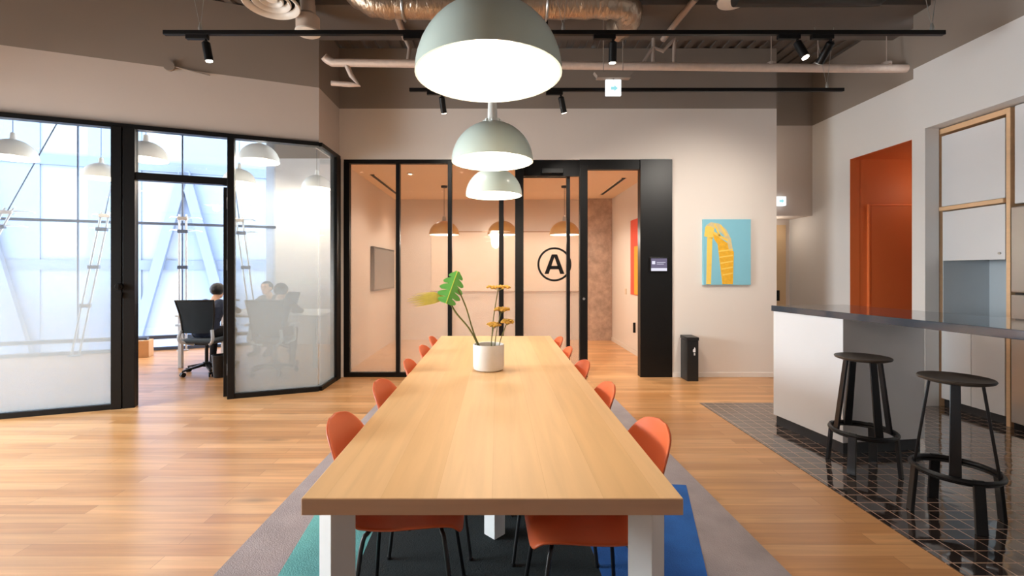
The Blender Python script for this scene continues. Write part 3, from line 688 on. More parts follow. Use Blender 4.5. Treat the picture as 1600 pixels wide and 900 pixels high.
def make_person(loc, rz, label, top, trous, head_drop=0.0, sx=1.0):
    """seated figure facing local +Y, leaning over the desk"""
    t = thing('person', label, 'person', loc, rz)
    J = dict(pelvis=(0, 0, .56), belly=(0, .03, .68), chest=(0, .10, .82), neck0=(0, .17, .93), neck=(0, .22, .99), head=(0, .27, 1.07 - head_drop))
    bones = []   # (a, b, ra, rb, mat)  0 skin 1 top 2 trousers 3 shoe
    def bn(a, c, ra, rb, m): bones.append((Vector(a), Vector(c), ra, rb, m))
    for s in (-1, 1):
        bn((s * .055, .0, .56), (s * .06, .03, .68), .115, .10, 1); bn((s * .06, .03, .68), (s * .075, .10, .82), .10, .105, 1)
        bn((s * .07, .10, .82), (s * .10, .15, .90), .10, .075, 1)
        sh, el, wr = (s * .175, .16, .89), (s * .245, .34, .795), (s * .09, .52, .775)
        bn((s * .09, .15, .90), sh, .075, .062, 1); bn(sh, el, .056, .042, 1); bn(el, wr, .041, .028, 1)
        palm = Vector((s * .055, .585, .768)); bn(wr, palm, .024, .03, 0); bn(palm + Vector((s * .022, 0, 0)), palm + Vector((-s * .022, .005, 0)), .018, .018, 0)
        for k, (off, ln) in enumerate(((-.027, .058), (-.009, .068), (.009, .072), (.027, .062))):
            k0 = palm + Vector((off, .02, 0)); k1 = k0 + Vector((off * .25, ln * .55, .008)); k2 = k1 + Vector((off * .1, ln * .45, -.014))
            bn(k0, k1, .0095, .009, 0); bn(k1, k2, .009, .0075, 0)
        th0 = palm + Vector((-s * .028, -.015, 0)); th1 = th0 + Vector((-s * .026, .03, .002)); bn(th0, th1, .012, .0105, 0); bn(th1, th1 + Vector((-s * .002, .028, -.004)), .0105, .009, 0)
        hip, kn, an = (s * .09, .0, .54), (s * .125, .42, .515), (s * .12, .36, .10)
        bn(hip, kn, .092, .062, 2); bn(kn, an, .06, .042, 2); bn(an, (s * .125, .40, .05), .042, .045, 3); bn((s * .12, .33, .04), (s * .135, .52, .036), .042, .036, 3)
    bn((0, .0, .55), (0, .04, .68), .115, .11, 1); bn((0, .16, .90), (0, .225, .985), .062, .052, 0)
    hd = Vector(J['head'])
    bn(hd + Vector((0, -.012, .035)), hd + Vector((0, .02, .015)), .088, .08, 0); bn(hd + Vector((0, .02, .01)), hd + Vector((0, .045, -.055)), .07, .045, 0)
    bn(hd + Vector((0, .10, .01)), hd + Vector((0, .112, -.018)), .008, .013, 0)
    for s in (-1, 1): bn(hd + Vector((s * .084, .005, .015)), hd + Vector((s * .086, 0, -.02)), .014, .011, 0)
    b = BM()
    for a, c, ra, rb, m in bones:
        n = max(3, int((c - a).length / (min(ra, rb) * .8)) + 1); n = min(n, 14)
        for i in range(n + 1):
            f = i / n; sph(b, a.lerp(c, f), ra + (rb - ra) * f, sub=2 if max(ra, rb) > .02 else 1)
    me = bpy.data.meshes.new('tmp'); b.to_mesh(me); b.free()
    o = bpy.data.objects.new('tmp', me); COL.objects.link(o)
    r = o.modifiers.new('r', 'REMESH'); r.mode = 'VOXEL'; r.voxel_size = .0085; r.adaptivity = 0
    sm = o.modifiers.new('s', 'SMOOTH'); sm.factor = .5; sm.iterations = 4
    dg = bpy.context.evaluated_depsgraph_get(); me2 = bpy.data.meshes.new_from_object(o.evaluated_get(dg))
    bpy.data.objects.remove(o); me2.name = 'body'; me2.materials.clear()
    for m in (M_skin, top, trous, M_shoe): me2.materials.append(m)
    bl = [(a, c - a, max((c - a).length_squared, 1e-9), ra, rb, m) for a, c, ra, rb, m in bones]
    for p in me2.polygons:
        ce = p.center; best = 9; bm_ = 1
        for a, dv, l2, ra, rb, m in bl:
            f = (ce - a).dot(dv) / l2; f = 0 if f < 0 else 1 if f > 1 else f
            dd = (ce - a - dv * f).length - (ra + (rb - ra) * f)
            if dd < best: best = dd; bm_ = m
        p.material_index = bm_; p.use_smooth = True
    body = bpy.data.objects.new('body', me2); COL.objects.link(body); body.parent = t
    # hair: cap following the skull
    b = BM(); g = bmesh.ops.create_icosphere(b, subdivisions=4, radius=1)['verts']
    for v in g:
        u = v.co.copy(); k = 1 + .05 * noise.noise(u * 5)
        v.co = hd + Vector((0, -.004, .032)) + Vector((u.x * .093 * k, u.y * .099 * k, u.z * .09 * k))
    dele = [v for v in b.verts if (v.co - hd).y > .055 - .5 * max((v.co - hd).z - .06, 0) and (v.co - hd).z < .085 or (v.co - hd).z < -.045 or ((v.co - hd).y > .0 and (v.co - hd).z < .02)]
    bmesh.ops.delete(b, geom=dele, context='VERTS')
    bmesh.ops.solidify(b, geom=b.faces[:], thickness=.012)
    h = obj('hair', b, M_hair, t, smooth='all')
    for s in (-1, 1):
        b = BM(); sph(b, hd + Vector((s * .032, .088, .018)), .011, (1.2, .6, .7), 2); obj('eye', b, M_hair, t, smooth=True)
        b = BM(); bar(b, hd + Vector((s * .018, .094, .04)), hd + Vector((s * .05, .084, .04)), .008, .006, (0, 0, 1)); obj('eyebrow', b, M_hair, t)
    b = BM(); tube(b, [hd + Vector((-.022, .086, -.052)), hd + Vector((0, .092, -.054)), hd + Vector((.022, .086, -.052))], .005, 8); obj('mouth', b, M_red, t, smooth=True)
    return t
make_office_chair((-3.86, 6.12, 0), math.radians(6), 'white framed office chair with dark mesh back in the open doorway')
make_office_chair((-2.98, 6.12, 0), math.radians(6), 'office chair behind the corner pane, nearer the camera')
make_office_chair((-3.72, 7.8, 0), math.radians(172), 'office chair on the far side of the white desk')
make_person((-3.88, 6.14, 0), math.radians(2), 'person in a navy top bent over the desk, seen through the open doorway', M_navy, M_dark)
make_person((-2.98, 6.14, 0), math.radians(6), 'person in dark clothes with back turned, behind the frosted corner pane', M_dark, M_dark)
make_person((-3.72, 7.78, 0), math.radians(172), 'person in gray facing out, at the far side of the desk', M_grayc, M_dark)
b = BM(); c = P(224, 557, 7.3)
cb = thing('cardboard_box', 'small cardboard box on the office floor by the facade', 'box', (c.x, c.y, 0), ANG)
b = BM(); box(b, -.13, .10, -.1, .13, 0, .26); obj('carton', b, M_card, cb, bevel=.004)
b = BM(); box(b, -.03, .02, -.103, .133, .259, .262); obj('tape', b, M_switch, cb)
b = BM(); tube(b, [(c.x - .1, c.y + .0, .285), (c.x + .06, c.y + .02, .285)], [.022, .03], 12); solo('dark_bag', b, M_bluerail, 'dark folded bag lying on the cardboard box', 'bag', smooth=True)
wb = thing('waste_bin', 'slim dark waste bin beside the office door leaf', 'bin', (-3.55, 5.9, 0), 0)
b = BM(); lathe(b, [(0, 0), (.075, 0), (.095, .28), (.088, .28), (.07, .01), (0, .01)], 24); obj('bucket', b, M_bin, wb, smooth=True)
b = BM(); tube(b, arc((0, 0, .28), .092, 0, 2 * PI, 24, 'xy')[:-1], .006, 8, closed=True); obj('rim', b, M_leg, wb, smooth=True)

# ------------------------------------------------------------------ rug, table, chairs
b = BM()
def patch(pts, z, mi): prism(b, [(x_, y_, 0) for x_, y_ in pts], (0, 0, z), mi)
patch([(-1.27, .6), (1.33, .6), (1.24, 4.86), (-1.22, 4.86)], .008, 0)
patch([(-.86, .62), (-.58, .62), (-.64, 2.3), (-.66, 3.1), (-1.04, 3.0)], .0095, 1)
patch([(-.58, .62), (.44, .62), (.46, 2.05), (.40, 3.9), (-.62, 3.7), (-.64, 2.3)], .0095, 3)
patch([(.44, .62), (.50, .62), (1.185, 2.89), (.44, 3.0), (.46, 2.05)], .0095, 2)
struct_rug = solo('area_rug', b, [M_rugg, M_rugt, M_rugb, M_rugk], 'gray rug with teal, black and blue fields under the long table', 'rug')

TX = -.0135; TY0, TY1 = 1.237, 4.35; TW = .514; RZ = .0095
tb = thing('dining_table', 'long light wood meeting table with white square legs on the rug', 'table', (TX, (TY0 + TY1) / 2, 0))
hl = (TY1 - TY0) / 2
b = BM(); vs = box(b, -TW, TW, -hl, hl, .694, .74)
for f in b.faces:
    if abs(f.normal.z) < .5 and abs(f.calc_center_median().y) > hl - .01: f.material_index = 1
top_ = obj('table_top', b, [M_table, M_edge], tb, bevel=.003)
for (lx, ly) in ((-.453, 1.345), (.448, 1.345), (.0, 2.352), (.0, 3.25), (-.453, 4.24), (.448, 4.24)):
    b = BM(); s_ = .0535; yy = ly - (TY0 + TY1) / 2
    prism(b, [(lx - s_, yy, RZ), (lx, yy - s_, RZ), (lx + s_, yy, RZ), (lx, yy + s_, RZ)], (0, 0, .694 - RZ)); obj('leg', b, M_tableleg, tb, bevel=.002)

def shell_mesh():
    prof = [(.195, .425), (.175, .445), (.12, .452), (.03, .446), (-.07, .438), (-.15, .442), (-.205, .468), (-.235, .52), (-.255, .59), (-.276, .665), (-.298, .735), (-.318, .792)]
    prof = smoothpath([(0, y, z) for y, z in prof], 3); nv = len(prof); nu = 17
    b = BM(); g = []
    for j, p in enumerate(prof):
        v = j / (nv - 1)
        back = min(max((v - .42) / .2, 0), 1); back = back * back * (3 - 2 * back)
        w = .205 + .02 * math.sin(min(v / .45, 1) * PI) * (1 - back) + .017 * back
        if v < .14: w *= (1 - (1 - v / .14) ** 2.6) ** (1 / 2.6) * .35 + .65 if v > 0 else .65
        if v > .60: w *= max((1 - ((v - .60) / .40) ** 2.3), 0) ** (1 / 2.3) * .9 + .1
        row = []
        for i in range(nu):
            u = -1 + 2 * i / (nu - 1); e = abs(u) ** 2.4
            e = abs(u * w / .225) ** 2.2; row.append(b.verts.new((u * w, p.y + back * .06 * e, p.z + (1 - back) * .028 * e * min(v / .12, 1) )))
        g.append(row)
    for j in range(nv - 1):
        for i in range(nu - 1): b.faces.new((g[j][i], g[j][i + 1], g[j + 1][i + 1], g[j + 1][i]))
    bmesh.ops.recalc_face_normals(b, faces=b.faces[:])
    bmesh.ops.solidify(b, geom=b.faces[:], thickness=.011)
    return b
def make_chair(label):
    t = thing('dining_chair', label, 'chair', (0, 0, 0), 0, 'orange shell chairs around the long table')
    sh_ = obj('seat_shell', shell_mesh(), M_chair, t, smooth='all'); sb_ = sh_.modifiers.new('soft', 'SUBSURF'); sb_.levels = 1; sb_.render_levels = 1
    for sx in (-1, 1):
        for sy, tp in ((1, .11), (-1, -.14)):
            b = BM(); tube(b, smoothpath([(sx * .06, tp * .9, .418), (sx * .135, tp * 1.05, .412), (sx * .165, tp * 1.2, .36), (sx * .215, sy * .19 - .01, RZ + .006)], 4), .0085, 10)
            lathe(b, [(0, RZ), (.011, RZ), (.011, RZ + .012), (0, RZ + .012)], 12, c=(sx * .215, sy * .19 - .01, 0)); obj('leg', b, M_leg, t, smooth=True)
    b = BM()
    for sx in (-1, 1): tube(b, [(sx * .06, .10, .418), (sx * .06, -.11, .418)], .0085, 8)
    tube(b, [(-.14, .0, .420), (.14, 0, .420)], .007, 8); obj('underframe', b, M_leg, t, smooth=True)
    return t
orders = ['nearest', 'second', 'third', 'fourth', 'farthest']
LY = [1.80, 2.36, 2.93, 3.47, 3.97]; RY = [1.71, 2.31, 2.88, 3.42, 3.93]
first = None
for side, ys in (('left', LY), ('right', RY)):
    for k, y in enumerate(ys):
        lab = f'orange shell chair on the {side} side of the long table, {orders[k]} from the camera'
        jit = [.03, -.02, .03, -.03, .02][k]
        loc = (-.32 + [0, .02, .055, .06, .06][k] if side == 'left' else .297 - [0, .04, .05, .068, .065][k], y, 0); rz = (-PI / 2 + jit) if side == 'left' else (PI / 2 + jit)
        if first is None:
            first = make_chair(lab); first.location = loc; first.rotation_euler = (0, 0, rz)
        else: dup(first, loc, rz, lab)

# ------------------------------------------------------------------ planter on the table
VX, VY, VZ = -.054, 2.86, .7405
vs_ = thing('vase', 'white cylindrical ceramic pot standing on the long table', 'vase', (VX, VY, VZ))
b = BM(); lathe(b, [(0, 0), (.08, 0), (.092, .008), (.096, .025), (.0965, .155), (.094, .16), (.088, .157), (.086, .03), (0, .03)], 48); obj('pot', b, M_vase, vs_, smooth=True)
b = BM(); lathe(b, [(0, .05), (.0855, .05), (.0855, .03), (0, .03)], 32); obj('gravel', b, M_soil, vs_)
def vp(px, py, dy=0): return P(px, py, VY + dy)
VB = lambda dx, dy=0: Vector((VX + dx, VY + dy, VZ + .052))
# monstera
mo = thing('monstera_leaf', 'glossy green split monstera leaf on a stem in the white pot', 'leaf', VB(-.02), 0, None)
b = BM(); tube(b, smoothpath([VB(-.01), vp(742, 525), vp(728, 480), vp(716, 452, -.02)], 6), .0045, 8); obj('stem', b, M_stem, mo, world=True, smooth=True)
def leafpoly(cx, cz, w, h, rotz, y, cuts=True):
    pts = []; n = 60
    for i in range(n):
        a = 2 * PI * i / n
        r = 1 + .12 * math.cos(2 * a)
        x_ = math.sin(a) * w * r; z_ = -math.cos(a) * h
        if cuts and .7 < a % PI < 2.75 and int(i / 2) % 4 == 0: x_ *= .45
        pts.append((x_, z_))
    return pts
b = BM()
cM = vp(706, 449, -.02); ca, sa = math.cos(-.5), math.sin(-.5)
def leaf_surface(b, cM, hw, hh, ang, tilt, slots, mi=0, bend=.25):
    """heart shaped blade built of two halves with slits between lobes"""
    ca, sa = math.cos(ang), math.sin(ang)
    def pos(x_, z_):
        y_ = bend * abs(x_) + tilt * z_
        return cM + Vector((x_ * ca - z_ * sa, y_, x_ * sa + z_ * ca))
    for sg in (-1, 1):
        nl = slots
        for k in range(nl):
            v0, v1 = -1 + 2 * k / nl, -1 + 2 * (k + 1) / nl
            gap = .15 * 2 / nl
            def outer(v): return hw * math.sqrt(max(1 - abs(v * .97) ** 2.2, 0)) * (1.05 - .15 * v)
            m0 = v0 + gap; m1 = v1 - gap * .5
            inner = .3
            pts = [(0, v0), (inner * outer((v0 + v1) / 2), v0)]
            for q in range(5):
                v = m0 + (m1 - m0) * q / 4; edge = outer(v) * (1 - .24 * ((q - 2) / 2) ** 2)
                pts.append((max(edge, .002), v - .18 * edge / hw))
            pts += [(inner * outer((v0 + v1) / 2), v1), (0, v1)]
            vv = [b.verts.new(pos(sg * x_, z_ * hh)) for x_, z_ in pts]
            f = b.faces.new(vv if sg > 0 else vv[::-1]); f.material_index = mi
leaf_surface(b, cM, .072, .105, -.35, .12, 5)
bmesh.ops.triangulate(b, faces=b.faces[:]); bmesh.ops.solidify(b, geom=b.faces[:], thickness=.002)
obj('blade', b, M_leaf, mo, world=True)
b = BM(); tube(b, [cM + Vector((math.sin(.35) * -.1, -.016, -.1)), cM + Vector((0, -.003, 0)), cM + Vector((math.sin(.35) * .1, .008, .1))], .003, 8); obj('midrib', b, M_leafvein, mo, world=True)
# dried palm
pa = thing('dried_palm_leaf', 'dried yellow palm fan reaching left from the white pot', 'leaf', VB(-.03), 0)
pb = vp(700, 466)
b = BM(); tube(b, smoothpath([VB(-.02), vp(736, 518), vp(712, 488), pb], 6), .0055, 8); obj('stem', b, M_stem, pa, world=True, smooth=True)
b = BM()
for i in range(15):
    f = -1 + 2 * i / 14; ln = .262 - .06 * abs(f) - .02 * (i % 2); a = PI - f * .2
    tip = pb + Vector((math.cos(a) * ln, f * .035, math.sin(a) * ln - .012)); mid = pb.lerp(tip, .45) + Vector((0, 0, .014 * f + .008))
    bar(b, pb, mid, .006, .003, (0, .3, 1), w2=.0085); bar(b, mid, tip, .0085, .003, (0, .3, 1), w2=.0015, t2=.001)
obj('fan', b, M_palm, pa, world=True)
# dried flower heads
for (px, py, dx, r, hsc, lab) in ((779, 449, .01, .075, .20, 'tallest dried yellow flat flower head in the pot'), (784, 484, .03, .048, .42, 'middle dried yellow flower head in the pot'), (772, 508, .02, .043, .5, 'low dried flower head leaning over the pot rim'), (793, 503, .045, .038, .6, 'lowest right dried flower head by the pot')):
    t = thing('dried_flower', lab, 'flower', VB(dx), 0, 'dried flower heads in the pot')
    hd = vp(px, py, -.01 if py < 500 else -.03)
    b = BM(); tube(b, smoothpath([VB(dx), VB(dx).lerp(hd, .55) + Vector((-.01, 0, 0)), hd], 6), .003, 8)
    for k in range(7):
        a = 2 * PI * k / 7; tube(b, [hd + Vector((0, 0, -.02)), hd + Vector((r * .7 * math.cos(a), r * .7 * math.sin(a), .0))], .0015, 5)
    obj('stem', b, M_stem, t, world=True, smooth=True)
    b = BM()
    for k in range(46):
        rr = r * math.sqrt((k + .5) / 46); a = k * 2.39996
        sph(b, hd + Vector((rr * math.cos(a), rr * math.sin(a), random.uniform(-.004, .008) + r * hsc * .35 * (1 - (rr / r) ** 2))), random.uniform(.007, .011), (1, 1, .75), 1)
    obj('flower_head', b, M_flower, t, world=True, smooth=True)

# ------------------------------------------------------------------ hall pendants over the table
for d, lab in ((1.58, 'nearest pale green dome pendant over the long table'), (2.83, 'middle pale green dome pendant over the long table'), (4.09, 'farthest pale green dome pendant over the long table')):
    make_pendant('pendant_lamp', lab, 'pendant lamp', (-.03, d, 2.02), .25, .245, M_lamp, 'pale green pendants above the long table', 4.2 - 2.02, .14, True)
    plight('table_bulb', (-.03, d, 1.96), 14, WARM2, .1)

# ------------------------------------------------------------------ ceiling equipment
def track(x_0, x_1, y, label, wires):
    t = thing('track_rail', label, 'lighting track', ((x_0 + x_1) / 2, y, 3.285), 0, 'black lighting tracks')
    b = BM(); box(b, x_0, x_1, y - .018, y + .018, 3.285, 3.32); obj('rail', b, M_black, t, world=True, bevel=.003)
    for wx in wires:
        b = BM(); tube(b, [(wx, y, 3.345), (wx - .18, y, 4.2)], .0022, 6); tube(b, [(wx, y, 3.345), (wx + .1, y, 4.2)], .0022, 6); obj('suspension_wire', b, M_wire, t, world=True)
        b = BM(); lathe(b, [(0, 3.32), (.012, 3.32), (.016, 3.34), (.007, 3.385), (0, 3.385)], 12, c=(wx, y, 0)); obj('wire_clip', b, M_wire, t, world=True, smooth=True)
Y1, Y2 = 3.775, 4.96
track(-2.73, 3.66, Y1, 'long black lighting track nearer the camera', [P(313, 50, Y1).x, P(880, 50, Y1).x, P(1456, 50, Y1).x])
track(-.945, 3.725, Y2, 'black lighting track nearer the back wall', [P(1292, 141, Y2).x, P(760, 141, Y2).x])
def spot(px, y, label, tilt=(0, 0), ln=.17, glow=True, e=18):
    x_ = P(px, 60, y).x
    t = thing('spotlight', label, 'spotlight', (x_, y, 3.285), 0, 'black track spotlights')
    b = BM(); box(b, -.13, .05, -.017, .017, -.035, 0); obj('adapter', b, M_black, t, bevel=.003)
    d = Vector((tilt[0], tilt[1], -1)).normalized(); p0 = Vector((.03, 0, -.035)); p1 = p0 + Vector((0, 0, -.03)); p2 = p1 + d * ln
    b = BM(); tube(b, [p0, p1], .01, 10); obj('stem', b, M_black, t)
    b = BM(); tube(b, [p1 - d * .012, p1, p2], [.02, .032, .032], 20); obj('head', b, M_black, t, smooth=True)
    b = BM(); tube(b, [p2, p2 + d * .006], .026, 20); obj('lens', b, M_glow2 if glow else M_vent, t)
    if e:
        l = bpy.data.lights.new('track_spot', 'SPOT'); l.energy = e; l.color = NEUT; l.spot_size = math.radians(105); l.spot_blend = 1.0; l.shadow_soft_size = .04
        o = bpy.data.objects.new('track_spot', l); o.location = Vector((x_, y, 3.285)) + p2 + d * .03; o.rotation_euler = d.to_track_quat('-Z', 'Y').to_euler(); COL.objects.link(o)
SP = 60
spot(316, Y1, 'leftmost spotlight on the near track', (.12, .12), .14, True, 25)
spot(655, Y1, 'spotlight on the near track behind the first pendant', (-.1, .3), .15, True, SP)
spot(952, Y1, 'straight spotlight on the near track, right of the pendants', (.02, .2), .15, True, SP)
spot(1240, Y1, 'tilted spotlight with lit lens on the near track', (.25, -.35), .15, True, SP)
spot(1292, Y1, 'tilted dark spotlight at the right of the near track', (-.1, 1.0), .16, False, 130)
spot(686, Y2, 'left spotlight on the far track', (.1, .5), .16, True, SP)
spot(872, Y2, 'right spotlight on the far track', (.3, .4), .16, True, 110)

# wrapped pipe across
Yp, Zp = 5.07, 3.63
pp = thing('ceiling_pipe', 'foil wrapped horizontal pipe crossing below the beam', 'pipe', (1.3, Yp, Zp - .04))
xl, xr = -1.83, 4.48
b = BM(); tube(b, smoothpath([P(506, 88, Yp - .02), P(511, 93, Yp), P(520, 98, Yp)], 4) + [Vector((xr - .5, Yp, Zp - .05)), Vector((xr + .02, Yp, Zp - .05))], .044, 14); obj('run', b, M_wrap, pp, world=True, smooth=True)
b = BM(); tube(b, [P(541, 100, Yp), P(549, 118, Yp), P(560, 133, Yp), P(545, 132, Yp), P(518, 130, Yp)], .028, 12); obj('branch', b, M_wrap, pp, world=True, smooth=True)
for px in (1020, 1053):
    b = BM(); tube(b, [P(px + 1, 60, Yp), P(px, 100, Yp)], .02, 10); obj('riser', b, M_pipe, pp, world=True, smooth=True)
b = BM(); tube(b, [P(1003, 101, Yp), P(1020, 74, Yp), P(1036, 80, Yp), P(1053, 62, Yp)], .02, 10); obj('branch', b, M_pipe, pp, world=True, smooth=True)
for px in (640,):
    b = BM(); tube(b, [P(632, 58, Yp), P(640, 75, Yp), P(637, 100, Yp)], .022, 10); obj('riser', b, M_pipe, pp, world=True, smooth=True)
for px, lab in ((1205, 'left'), (1278, 'mid'), (1385, 'right')):
    b = BM(); c = P(px, 101, Yp); lathe(b, [(.0, 0), (.05, 0), (.05, .03), (.0, .03)], 14, c=(c.x, Yp, Zp - .015)); tube(b, [(c.x, Yp, Zp), (c.x, Yp, 3.98 if c.x < 4.5 else 4.1)], .005, 6); obj('hanger', b, M_pipe, pp, world=True)
# pipes running in depth
for pts, r, lab in (([(605, 0, 4.45), (621, 26, 4.75), (633, 60, 5.06)], .034, 'pale pipe dropping from the ceiling left of the pendants'), ([(1087, -2, 4.45), (1062, 28, 4.75), (1036, 62, 5.06)], .032, 'pale pipe dropping from the ceiling right of the pendants')):
    b = BM(); tube(b, [P(*q) for q in pts], r, 12); solo('ceiling_drop_pipe', b, M_pipe, lab, 'pipe', 'sloping pipes', smooth=True)
# big foil duct
Yd = 4.25
dz = H + (CY - 28) * Yd / F
du = thing('ceiling_duct', 'large silver foil air duct under the ceiling', 'duct', (0, Yd, dz))
R = .125; zc = dz + R
path = smoothpath([(-1.42, Yd + .1, zc + .36), (-1.33, Yd + .02, zc + .16), (-1.14, Yd, zc + .02), (-.92, Yd, zc)], 5) + smoothpath([(-.5, Yd, zc), (0, Yd, zc), (.6, Yd, zc), (1.02, Yd, zc), (1.2, Yd + .05, zc - .0), (1.27, Yd + .22, zc - .02), (1.22, Yd + .42, zc)], 6)
rr = [R * (1 + .06 * math.sin(i * 2.1)) for i in range(len(path))]
b = BM(); tube(b, path, rr, 24); obj('duct_run', b, M_foil, du, world=True, smooth=True)
for xx in (-.86, -.35, .45):
    b = BM(); tube(b, [Vector((xx, Yd + (R + .012) * math.cos(a), zc + (R + .012) * math.sin(a))) for a in [2 * PI * i / 24 for i in range(24)]], .012, 6, closed=True); tube(b, [(xx, Yd, zc + R), (xx, Yd, 4.2)], .006, 6); obj('strap', b, M_steel, du, world=True, smooth=True)
b = BM(); box(b, .02, .5, Yd + .3, Yd + .42, 3.78, 3.83); solo('ceiling_cable_tray', b, M_black, 'short black cable tray behind the foil duct', 'tray', bevel=.004)
# dark duct on the right
c0, c1 = P(1150, 9, 4.3), P(1378, 9, 4.3)
b = BM(); tube(b, [(c0.x, 4.3, c0.z + .1), (c1.x - .04, 4.3, c0.z + .1), (c1.x, 4.3, c0.z + .12)], [.1, .1, .08], 20); solo('ceiling_dark_duct', b, M_darkduct, 'dark round duct at the top right under the ceiling', 'duct', smooth=True)
# round diffusers
def vent(px, py, d, R, label, body):
    c = P(px, py, d)
    t = thing('ceiling_vent', label, 'vent', (c.x, d, c.z), 0, 'round air diffusers below the ceiling')
    if body == 'rings':
        for k, (r0, r1, z0) in enumerate(((R, R * .8, 0), (R * .68, R * .52, .02), (R * .42, R * .26, .035))):
            b = BM(); lathe(b, [(r0, z0 + .02), (r0, z0 + .006), (r0 - .008, z0), (r1 + .01, z0 + .02), (r1, z0 + .05), (r1 + .015, z0 + .055)], 40, closed=True); obj('ring', b, M_vent, t, smooth=True)
        b = BM(); lathe(b, [(0, .045), (R * .2, .05), (R * .2, .06), (0, .06)], 24); obj('core', b, M_vent, t, smooth=True)
        b = BM(); lathe(b, [(0, .12), (R * .9, .12), (R * .95, .05), (R * .99, .05), (R * .95, .14), (.1, .2), (.1, 4.2 - c.z), (0, 4.2 - c.z)], 32); obj('plenum', b, M_darkduct, t, smooth=True)
    else:
        b = BM(); lathe(b, [(0, .02), (R * .93, .02), (R * .93, .16), (R * .6, .2), (R * .6, 4.2 - c.z), (0, 4.2 - c.z)], 32); obj('body', b, M_ventcream, t, smooth=True)
        b = BM(); lathe(b, [(0, 0), (R * .9, 0), (R, .008), (R, .022), (0, .022)], 32); obj('face', b, M_vent, t, smooth=True)
vent(424, 9, 4.18, .245, 'round ringed air diffuser above the left end of the track', 'rings')
vent(481, 53, 4.55, .12, 'small cream round diffuser beside the ringed one', 'can')
vent(1146, 4, 4.5, .15, 'pale round diffuser at the top right of the ceiling', 'can')
# junction box on the bulkhead
jb = thing('wall_mounted_junction_box', 'small gray junction box with conduit high on the left bulkhead', 'junction box', Ml @ Vector((-tpx(265), -.03, 3.44)), ANG)
b = BM(); tube(b, [(0, -.0, 0), (0, .03, 0)], .05, 20); obj('box_body', b, M_graypaint, jb, smooth=True)
b = BM(); tube(b, smoothpath([(.05, .01, 0), (.2, .012, -.02), (.36, .012, -.04)], 4), .007, 8); obj('conduit', b, M_graypaint, jb, smooth=True)
# exit signs
c = P(958, 150, 4.72)
es = thing('hanging_exit_sign', 'white square exit sign hanging in front of the far track', 'exit sign', (c.x, 4.72, c.z))
b = BM(); box(b, -.08, .08, -.012, .012, 0, .165); obj('case', b, M_signpanel, es, bevel=.004)
b = BM()
prism(b, [(-.025, -.0145, .06), (.01, -.0145, .06), (.01, -.0145, .045), (.045, -.0145, .075), (.01, -.0145, .105), (.01, -.0145, .09), (-.025, -.0145, .09)], (0, .003, 0)); obj('arrow', b, M_signmark, es)
b = BM(); prism(b, [(-.16, -.03, .185), (.16, -.03, .185), (.21, -.03, .235), (-.2, -.03, .235)], (0, .06, 0)); box(b, -.17, .17, -.035, .035, .175, .188); tube(b, [(-.1, 0, .23), (-.1, 0, 4.0 - c.z)], .004, 6); tube(b, [(.1, 0, .23), (.1, 0, 4.0 - c.z)], .004, 6); tube(b, [(0, 0, .16), (0, 0, .18)], .012, 8); obj('bracket', b, M_graypaint, es)
c = P(1222, 321, 6.5)
e2 = thing('wall_mounted_exit_sign', 'small glowing exit sign above the hallway niche', 'exit sign', (c.x, 6.53, c.z))
b = BM(); box(b, -.065, .065, -.02, .05, 0, .13); obj('case', b, M_signpanel, e2, bevel=.004)
b = BM(); prism(b, [(-.03, -.0225, .05), (.005, -.0225, .05), (.005, -.0225, .035), (.035, -.0225, .065), (.005, -.0225, .095), (.005, -.0225, .08), (-.03, -.0225, .08)], (0, .003, 0)); obj('arrow', b, M_signmark, e2)

# ------------------------------------------------------------------ painting and bin on the back wall
pt = thing('wall_picture', 'blue canvas with a yellow tower, hung on the back wall', 'painting', (xb(1134), YB, 1.178), 0)
W2 = (xb(1171) - xb(1097)) / 2; HT = .835
b = BM(); box(b, -W2, W2, -.035, 0, 0, HT); obj('canvas', b, M_canvas, pt, bevel=.003)
def art(name, polys, mat, y=-.0365):
    b = BM()
    for pl in polys: prism(b, [(-W2 + u * 2 * W2, y, v * HT) for u, v in pl], (0, .002, 0))
    return obj(name, b, mat, pt)
art('yellow_column', [[(.06, .01), (.16, .01), (.19, .72), (.08, .72)], [(.02, .74), (.2, .70), (.24, .90), (.14, .94), (.04, .88)]], M_paintlite)
art('yellow_tower', [[(.40, .01), (.62, .01), (.64, .5), (.54, .62), (.34, .72), (.2, .80), (.22, .70), (.3, .62)]], M_paintyel, -.0367)
art('arch', [[(.05, .90), (.16, .955), (.34, .93), (.48, .84), (.58, .70), (.62, .52), (.54, .52), (.5, .66), (.42, .76), (.3, .84), (.16, .89)]], M_paintpale, -.0372)
art('bracing', [[(.2, .78), (.23, .81), (.52, .69), (.5, .66)], [(.34, .9), (.37, .92), (.5, .76), (.47, .74)], [(.22, .92), (.25, .93), (.36, .76), (.33, .74)]] + [[(.32 + .02 * i, .52 - .09 * i), (.62, .55 - .09 * i), (.62, .53 - .09 * i), (.32 + .02 * i, .50 - .09 * i)] for i in range(5)], M_paintlite, -.0376)
bn_ = thing('waste_bin', 'tall slim black bin standing against the back wall', 'bin', (2.40, 5.755, 0), 0)
b = BM(); box(b, -.07, .07, -.105, .105, 0, .50)
obj('body', b, M_bin, bn_, bevel=.008)
b = BM(); prism(b, [(-.074, -.109, .5), (.074, -.109, .5), (.074, .109, .505), (-.074, .109, .505)], (0, 0, .04)); obj('lid', b, M_bin, bn_, bevel=.004)
b = BM()
